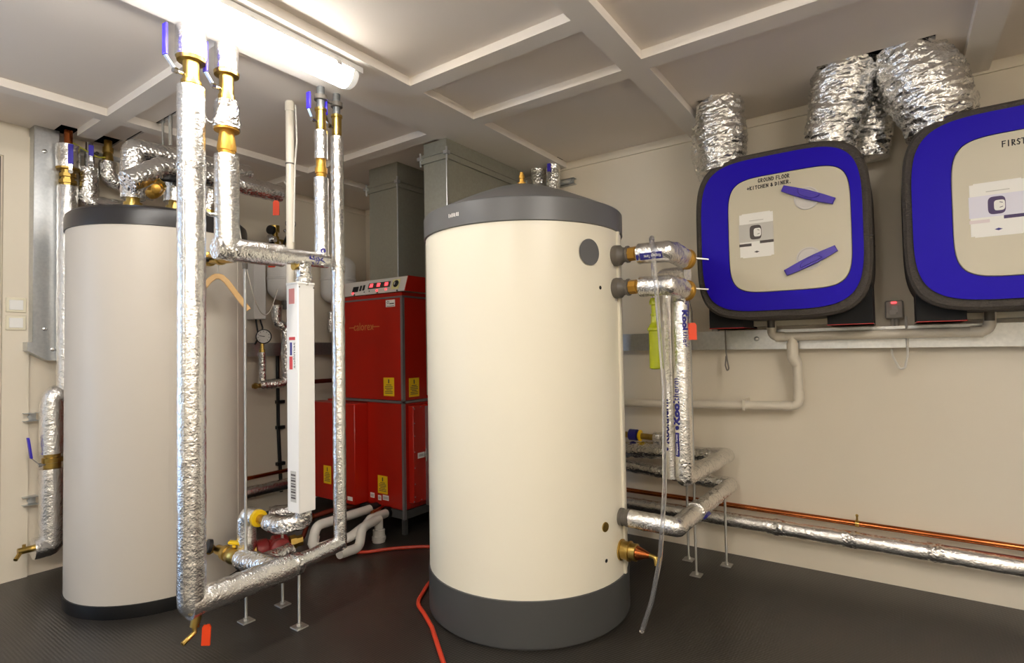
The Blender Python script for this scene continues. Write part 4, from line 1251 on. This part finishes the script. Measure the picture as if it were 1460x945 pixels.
for (tt, dx) in ((t, 0), (t2, .8535)):
    for (xa, xb, z0) in ((3.035, 3.2, 1.243), (3.56, 3.735, 1.243)):
        sp = build('duct_collar', MB().box(xa + dx, xb + dx, -.33, -.02, z0, z0 + .2), 'dark', tt)
        build('gasket', MB().box(xa + dx - .002, xb + dx + .002, -.332, -.02, z0, z0 + .003), 'red', sp)
    build('drain_spigot', MB().cyl((3.29 + dx, -.13, 1.245), (3.29 + dx, -.13, 1.31), .018), 'rubber', tt)
    build('mounting_rail', MB().box(3.2 + dx, 3.56 + dx, -.1, 0, 1.255, 1.29), 'panelgrey', tt)


def foil_duct(pts, rad, label, amp=.011):
    b = MB().tube(pts, rad, 72, fillet=.12, step=.0065, cap=True)
    n_ = len(b.v)
    seed = Vector((pts[0][0] * 7, pts[0][1] * 5, 0))
    for i in range(0, n_ - 72 + 1, 72):
        ring = b.v[i:i + 72]
        c = sum(ring, Vector()) / 72
        for k in range(72):
            d = (ring[k] - c).normalized()
            q = Vector((ring[k].x * 16, ring[k].y * 16, ring[k].z * 44)) + seed
            h = 1 - abs(noise.noise(q)) * 2.2 + .55 * (1 - 2 * abs(noise.noise(q * 2.1 + Vector((5, 2, 9))))) + .5 * noise.noise(q * .35)
            b.v[i + k] = ring[k] + d * amp * h + Vector((0, 0, .006 * noise.noise(q * .5 + Vector((1, 8, 3)))))
    return single('flexible_duct', b, 'foilduct', label, 'air duct', sharp=80)


foil_duct([(3.115, -.3, 2.05), (3.113, -.31, 2.22), (3.113, -.32, 2.41)], [.1, .112, .1], 'crinkled foil duct rising from the left corner of the GROUND FLOOR unit')
foil_duct([(3.04, -.13, 2.05), (3.01, -.14, 2.2), (3.025, -.16, 2.405)], [.07, .085, .08], 'crinkled foil duct half hidden behind the leftmost one')
foil_duct([(3.6, -.28, 2.04), (3.6, -.285, 2.15), (3.64, -.29, 2.3), (3.668, -.31, 2.44)], [.078, .098, .118, .126], 'crinkled foil duct rising from the right corner of the GROUND FLOOR unit')
foil_duct([(3.74, -.12, 2.03), (3.75, -.12, 2.2), (3.79, -.12, 2.44)], [.07, .075, .075], 'dark crinkled foil duct in the gap behind the two big middle ducts')
foil_duct([(3.985, -.29, 2.035), (3.985, -.29, 2.14), (3.945, -.29, 2.26), (3.868, -.31, 2.44)], [.098, .128, .142, .112], 'fattest crinkled foil duct bulging above the unit marked FIRST')

t = thing('condensate_pipe', 'white plastic drain pipe linking both blue units and dropping to the left', 'waste pipe', (3.39, -.11, .84))
pr_ = .022
build('pipe', MB().tube([(3.29, -.12, 1.275), (3.29, -.12, 1.197), (4.145, -.12, 1.2), (4.145, -.12, 1.29)], pr_, 16, fillet=.045), 'pvc', t)
build('pipe', MB().tube([(3.385, -.12, 1.2), (3.383, -.12, 1.1), (3.4, -.1, 1.08), (3.402, -.1, .845), (2.2, -.1, .812)], pr_, 16, fillet=.04), 'pvc', t)
build('elbow_socket', MB().tube([(3.384, -.12, 1.165), (3.384, -.12, 1.09), (3.4, -.105, 1.06)], pr_ + .005, 16, fillet=.03), 'pvc', t)
for (p, d) in (((3.33, -.12, 1.197), X), ((4.1, -.12, 1.2), X), ((3.402, -.1, .9), (0, 0, 1)), ((3.35, -.1, .8435), X)):
    build('socket', MB().lathe([(pr_ + .003, -.022), (pr_ + .003, .022)], p, d, 18), 'pvc', t)
build('clip', MB().box(3.136, 3.15, -.128, 0, .812, .868), 'pvc', t)
t = thing('fused_spur', 'small grey spur box with a glowing red light between the blue units', 'electrical switch', (3.812, -.03, 1.27))
build('box', MB().box(3.775, 3.848, -.045, 0, 1.272, 1.358, .006), 'boxgrey', t)
build('rocker', MB().box(3.79, 3.82, -.05, -.045, 1.29, 1.315, .002).box(3.8, 3.828, -.049, -.045, 1.3, 1.335, .002), 'control', t)
build('neon_light', MB().box(3.8, 3.822, -.05, -.044, 1.343, 1.352, .002), 'led', t)
build('conduit_stub', MB().cyl((3.805, -.022, 1.235), (3.805, -.022, 1.273), .009, seg=10).cyl((3.82, -.022, 1.235), (3.82, -.022, 1.273), .009, seg=10), 'boxgrey', t)
single('cable', MB().tube([(3.855, -.075, 1.28), (3.857, -.08, 1.1), (3.845, -.085, 1.04), (3.825, -.08, 1.035), (3.8, -.05, 1.09), (3.795, -.03, 1.13)], .005, 8, fillet=.03), 'wire', 'short white cable loop hanging below the trunking near the spur box', 'cable')
single('cable', MB().tube([(3.055, -.1, 1.25), (3.055, -.1, 1.13), (3.06, -.1, 1.08), (3.068, -.1, 1.03), (3.058, -.1, 1.02), (3.05, -.1, 1.05), (3.055, -.1, 1.1)], .004, 8, fillet=.02), 'greywire', 'thin grey cable end dangling below the left blue unit', 'cable')
t = thing('wall_bracket', 'small grey bracket on the wall at the lower left of the GROUND FLOOR unit', 'bracket', (2.985, -.02, 1.23))
build('plate', MB().box(2.965, 3.0, -.03, 0, 1.235, 1.3, .003), 'boxgrey', t)
build('slot', MB().box(2.975, 2.99, -.031, -.03, 1.255, 1.28), 'black', t)

# low pipes along the right wall
t = thing('copper_pipe', 'bright bare copper pipe running low along the right wall', 'pipe', (3.6, -.04, .26))
build('tube', MB().cyl((.1, -.05, .29), (XR, -.05, .277), .014, seg=16), 'copper', t)
for x in (3.632, 2.0, 4.9):
    c_ = build('clip', MB().lathe([(.017, -.008), (.017, .008)], (x, -.05, .281), X, 16).cyl((x, -.05, .293), (x, -.05, .318), .0045, seg=8), 'brass', t)
    build('clip_screw', MB().ball((x, -.05, .32), .007, 8), 'brass', c_)
t = thing('insulated_pipe', 'long foil-lagged pipe low along the right wall under the copper pipe', 'pipe', (3.6, -.075, .16))
build('lagging', lag([(.1, -.07, .215), (3.24, -.07, .209)], .039, amp=.003, step=.03), 'foil', t)
build('lagging', lag([(3.235, -.07, .209), (XR, -.07, .196)], .04, amp=.003, step=.025), 'foil', t)
for x in (3.29, 3.6, 3.93):
    build('lagging_joint', lag([(x - .03, -.07, .208), (x + .03, -.07, .207)], .0425, amp=.005, step=.012), 'foilrough', t)
build('red_edge_strip', MB().box(3.3, XR, -.075, -.06, .238, .2445), 'redcopper', t)

# ------------------------------------------------------------------ pipework right of the cream cylinder
YC = -1.03


def hpill(name, parent, xa, xb, y, z, r, a0, a1, m):
    """band on a horizontal (x-direction) pipe between angles a0..a1 (0 = towards -y, 90 = up)"""
    b = MB()
    n_ = 5
    vs = []
    for k in range(n_):
        a = R(a0 + (a1 - a0) * k / (n_ - 1))
        for x in (xa, xb):
            vs.append((x, y - r * math.cos(a), z + r * math.sin(a)))
    return build(name, b.add(vs, [(2 * k, 2 * k + 1, 2 * k + 3, 2 * k + 2) for k in range(n_ - 1)]), m, parent)


t = thing('insulated_pipe', 'upper foil-lagged elbow pipe leaving the cream cylinder, with a blue printed band', 'pipe', (3.0, YC, 1.5))
build('lagging', lag([(2.945, YC, 1.549), (3.062, YC, 1.546), (3.078, -.985, 1.545), (3.078, -.86, 1.537)], .043, fillet=.004, amp=.0035, freq=48), 'foil', t)
build('orange_valve', MB().lathe([(.02, 0), (.042, .002), (.0445, .008), (.0445, .016), (.034, .022), (.016, .026), (.016, .034), (.01, .036)], (3.086, -.862, 1.533), (.35, .93, -.02), 20), 'orange', t)
build('valve_lever', MB().obox((3.128, -.83, 1.535), Vector((.9, .4, -.15)).normalized(), Vector((-.4, .9, 0)).normalized(), (0, 0, 1), .045, .007, .0025), 'chrome', t)
build('lagging', lag([(3.075, -.8, 1.478), (2.955, -.78, 1.478), (2.95, -.735, 1.44), (2.962, -.735, .56)], .036, fillet=.03, amp=.003, freq=48), 'foil', t)
o = hpill('printed_band', t, 2.965, 3.058, YC, 1.547, .0463, -42, -6, 'navy')
b = MB()
vs, fs = text_mesh('Kingspan Tarec', .018, 0, .0003)
w_ = max(p.x for p in vs) - min(p.x for p in vs)
out = []
for p in vs:
    a = R(-24) - p.y * 1.0 / .047
    out.append((3.018 - p.x * .07 / w_, YC - .0472 * math.cos(a), 1.547 + .0472 * math.sin(a)))
b.add(out, fs)
build('lettering', b, 'paper', o)
hpill('printed_dot', t, 2.949, 2.958, YC, 1.547, .0463, -40, -12, 'navy')
lt = MB()
text_vcyl(lt, 'Kooltherm', 2.962, -.735, .0385, .82, R(-108), .04, .2, .0015)
build('lettering', lt, 'navy', t, 'navy brand lettering running up the pipe')
lt = MB()
vsd = disc_on((2.962, -.735), .0365, -108, .695, .008, .0025, 12)
build('printed_dot', vsd, 'navy', t)

t = thing('insulated_pipe', 'lower foil-lagged elbow pipe leaving the cream cylinder, dropping beside the clear hose', 'pipe', (3.05, YC, .55))
build('lagging', lag([(2.95, YC, 1.411), (3.066, YC, 1.408), (3.082, -.985, 1.406), (3.082, -.89, 1.398)], .042, fillet=.008, amp=.0045, freq=48), 'foil', t)
build('orange_valve', MB().lathe([(.02, 0), (.041, .002), (.0445, .008), (.0445, .016), (.034, .022), (.016, .026), (.016, .034), (.01, .036)], (3.09, -.89, 1.396), (.35, .93, -.03), 20), 'orange', t)
build('valve_lever', MB().obox((3.132, -.86, 1.402), Vector((.9, .4, -.1)).normalized(), Vector((-.4, .9, 0)).normalized(), (0, 0, 1), .045, .007, .0025), 'chrome', t)
build('lagging_joint', lag([(3.068, -.89, 1.4), (3.06, -.875, 1.345)], .038, amp=.009, step=.01), 'foilrough', t)
PX, PY, PR = 3.06, -.875, .038
build('lagging', lag([(PX, PY, 1.35), (PX, PY, .6)], PR, amp=.0015, freq=48), 'foil', t)
build('lagging', lag([(PX, PY, .68), (PX, PY, .6), (3.065, -.16, .575), (2.2, -.13, .535)], .038, fillet=.02, amp=.0035), 'foilrough', t)
build('lagging_joint', lag([(2.3, -.13, .54), (2.87, -.13, .565)], .045, amp=.011, step=.014), 'foilrough', t)
fa = math.atan2(CAM[1] - PY, CAM[0] - PX)
lt = MB()
text_vcyl(lt, 'Kool', PX, PY, PR + .0022, .878, fa - R(38), .042, .1, .0022)
text_vcyl(lt, 'therm', PX, PY, PR + .0022, .978, fa - R(38), .042, .095, .0)
build('lettering', lt, 'navy', t, 'navy brand lettering running up the pipe')
lt = MB()
text_vcyl(lt, 'Kool', PX, PY, PR + .0022, 1.27, fa + R(30), .034, .085, .0018, sx=-1)
text_vcyl(lt, 'ther', PX, PY, PR + .0022, 1.19, fa + R(30), .034, .065, 0, sx=-1)
build('lettering', lt, 'navy', t, 'navy brand lettering running down the pipe')
b = MB()
n_ = 8
for k in range(n_):
    for q in range(2):
        pass
vs = []
for k in range(7):
    a = fa - R(52) + R(26) * k / 6
    for z in (.695, .795):
        vs.append((PX + (PR + .0018) * math.cos(a), PY + (PR + .0018) * math.sin(a), z))
o = build('printed_band', b.add(vs, [(2 * k, 2 * k + 2, 2 * k + 3, 2 * k + 1) for k in range(6)]), 'navy', t, 'navy printed band')
lt = MB()
text_vcyl(lt, 'Kingspan Tarec', PX, PY, PR + .0032, .745, fa - R(39), .012, .085, .0003)
build('lettering', lt, 'paper', o)
build('printed_dot', curved_disc((PX, PY), PR + .0022, math.degrees(fa) - 38, .815, .0085), 'navy', t)

t = thing('insulated_pipe', 'foil-lagged elbow pipe at the foot of the cream cylinder, crossing to the wall', 'pipe', (3.06, -.6, .4))
build('lagging', lag([(2.88, YC, .441), (3.075, YC, .438), (3.072, -.74, .43)], .038, fillet=.008, amp=.0035, freq=48), 'foil', t)
build('lagging', lag([(3.0725, -.78, .431), (3.066, -.12, .412), (2.2, -.1, .462)], .0375, fillet=.02, amp=.004, freq=40), 'foilrough', t)
build('lagging_joint', lag([(3.073, -.78, .432), (3.072, -.7, .43)], .041, amp=.007, step=.012), 'foilrough', t)
build('printed_band', MB().obox((3.1, -.72, .415), (0, 1, 0), Vector((.7, 0, .7)), Vector((.7, 0, -.7)), .025, .012, .0145), 'navy', t)
t = thing('valve_pipe', 'short brass valve pipe with yellow ring on the wall behind the cream cylinder', 'pipe', (2.58, -.1, .6))
build('pipe', MB().cyl((2.2, -.1, .635), (2.7, -.1, .625), .018), 'brass', t)
build('yellow_ring', MB().lathe([(.028, 0), (.034, .003), (.034, .012), (.028, .015)], (2.545, -.1, .63), X, 18), 'yellow', t)
build('dark_sleeve', MB().lathe([(.02, 0), (.033, .002), (.033, .05), (.02, .052)], (2.485, -.1, .632), X, 18), 'navy', t)
build('lagging', lag([(2.64, -.1, .628), (2.75, -.1, .624)], .034, amp=.006, step=.012), 'foilrough', t)


def support2(x, y, z0, label):
    s_ = support(x, y, z0, label)
    return s_


support2(2.952, -.391, 1.335, 'tall threaded rod on a foot plate, rising between the right-hand pipes')
support2(3.048, -.183, .375, 'short threaded rod on a foot plate nearest the right wall')
support2(2.858, -.213, .5, 'short threaded rod on a foot plate hidden behind the tall right rod')
tag_((3.108, -.86, 1.222), VU, .033, .072, 'orange tag hanging beside the vertical foil pipes right of the cream cylinder', (3.1, -.87, 1.36))

t = thing('sample_bottle', 'yellow-green translucent test bottle hanging under the foil elbow pipes', 'bottle', (2.985, -.985, 1.06))
build('bottle', MB().lathe([(.018, 1.065), (.0255, 1.07), (.0255, 1.225), (.031, 1.228), (.031, 1.238), (.026, 1.242), (.016, 1.262), (.013, 1.3), (.013, 1.335), (.02, 1.338), (.02, 1.352), (.014, 1.365)], (2.985, -.975, 0), seg=24), 'green', t)
build('neck_ring', MB().lathe([(.013, 1.288), (.017, 1.29), (.017, 1.298), (.013, 1.3)], (2.985, -.975, 0), seg=20), 'green', t)
single('clear_hose', MB().tube([(2.985, -.975, 1.36), (2.985, -.975, 1.5), (2.985, -.985, 1.585), (2.995, -1.0, 1.615), (3.01, -1.06, 1.605), (3.03, -1.09, 1.54), (3.06, -1.09, 1.0), (3.055, -1.1, .6), (3.03, -1.1, .33), (2.99, -1.1, .15), (2.945, -1.1, .02)], .0092, 12, fillet=.06), 'clear', 'clear plastic hose draped over the foil elbow pipes and hanging to the floor', 'hose')

# foil pipe pair by the ceiling and its strut
t = thing('insulated_pipe', 'short foil-lagged ceiling pipe behind the cream lid, left of the pair', 'pipe', (1.87, -.1, 2.2))
build('lagging', lag([(1.87, -.1, 2.415), (1.87, -.1, 2.29), (1.9, -.1, 2.18), (1.9, -.1, 1.8)], .047, fillet=.05, amp=.007, step=.014), 'foilrough', t)
t = thing('insulated_pipe', 'short foil-lagged ceiling pipe with blue lever behind the cream lid', 'pipe', (1.99, -.1, 2.2))
build('lagging', lag([(1.99, -.1, 2.415), (1.99, -.1, 1.8)], .047, amp=.007, step=.014), 'foilrough', t)
lever(t, (1.99, -.135, 2.27), (.2, -1, 0), (0, 0, 1), .08, kink=.0)
t = thing('strut_bracket', 'small steel strut bracket on the right wall near the ceiling pipes', 'bracket', (2.05, -.02, 2.23))
build('channel', MB().box(1.8, 2.11, -.04, -.036, 2.24, 2.28).box(1.8, 2.11, -.04, 0, 2.24, 2.244).box(1.8, 2.11, -.04, 0, 2.276, 2.28), 'galv', t)
build('bolt', MB().hexnut((2.085, -.04, 2.26), (2.085, -.055, 2.26), .012), 'galv', t)
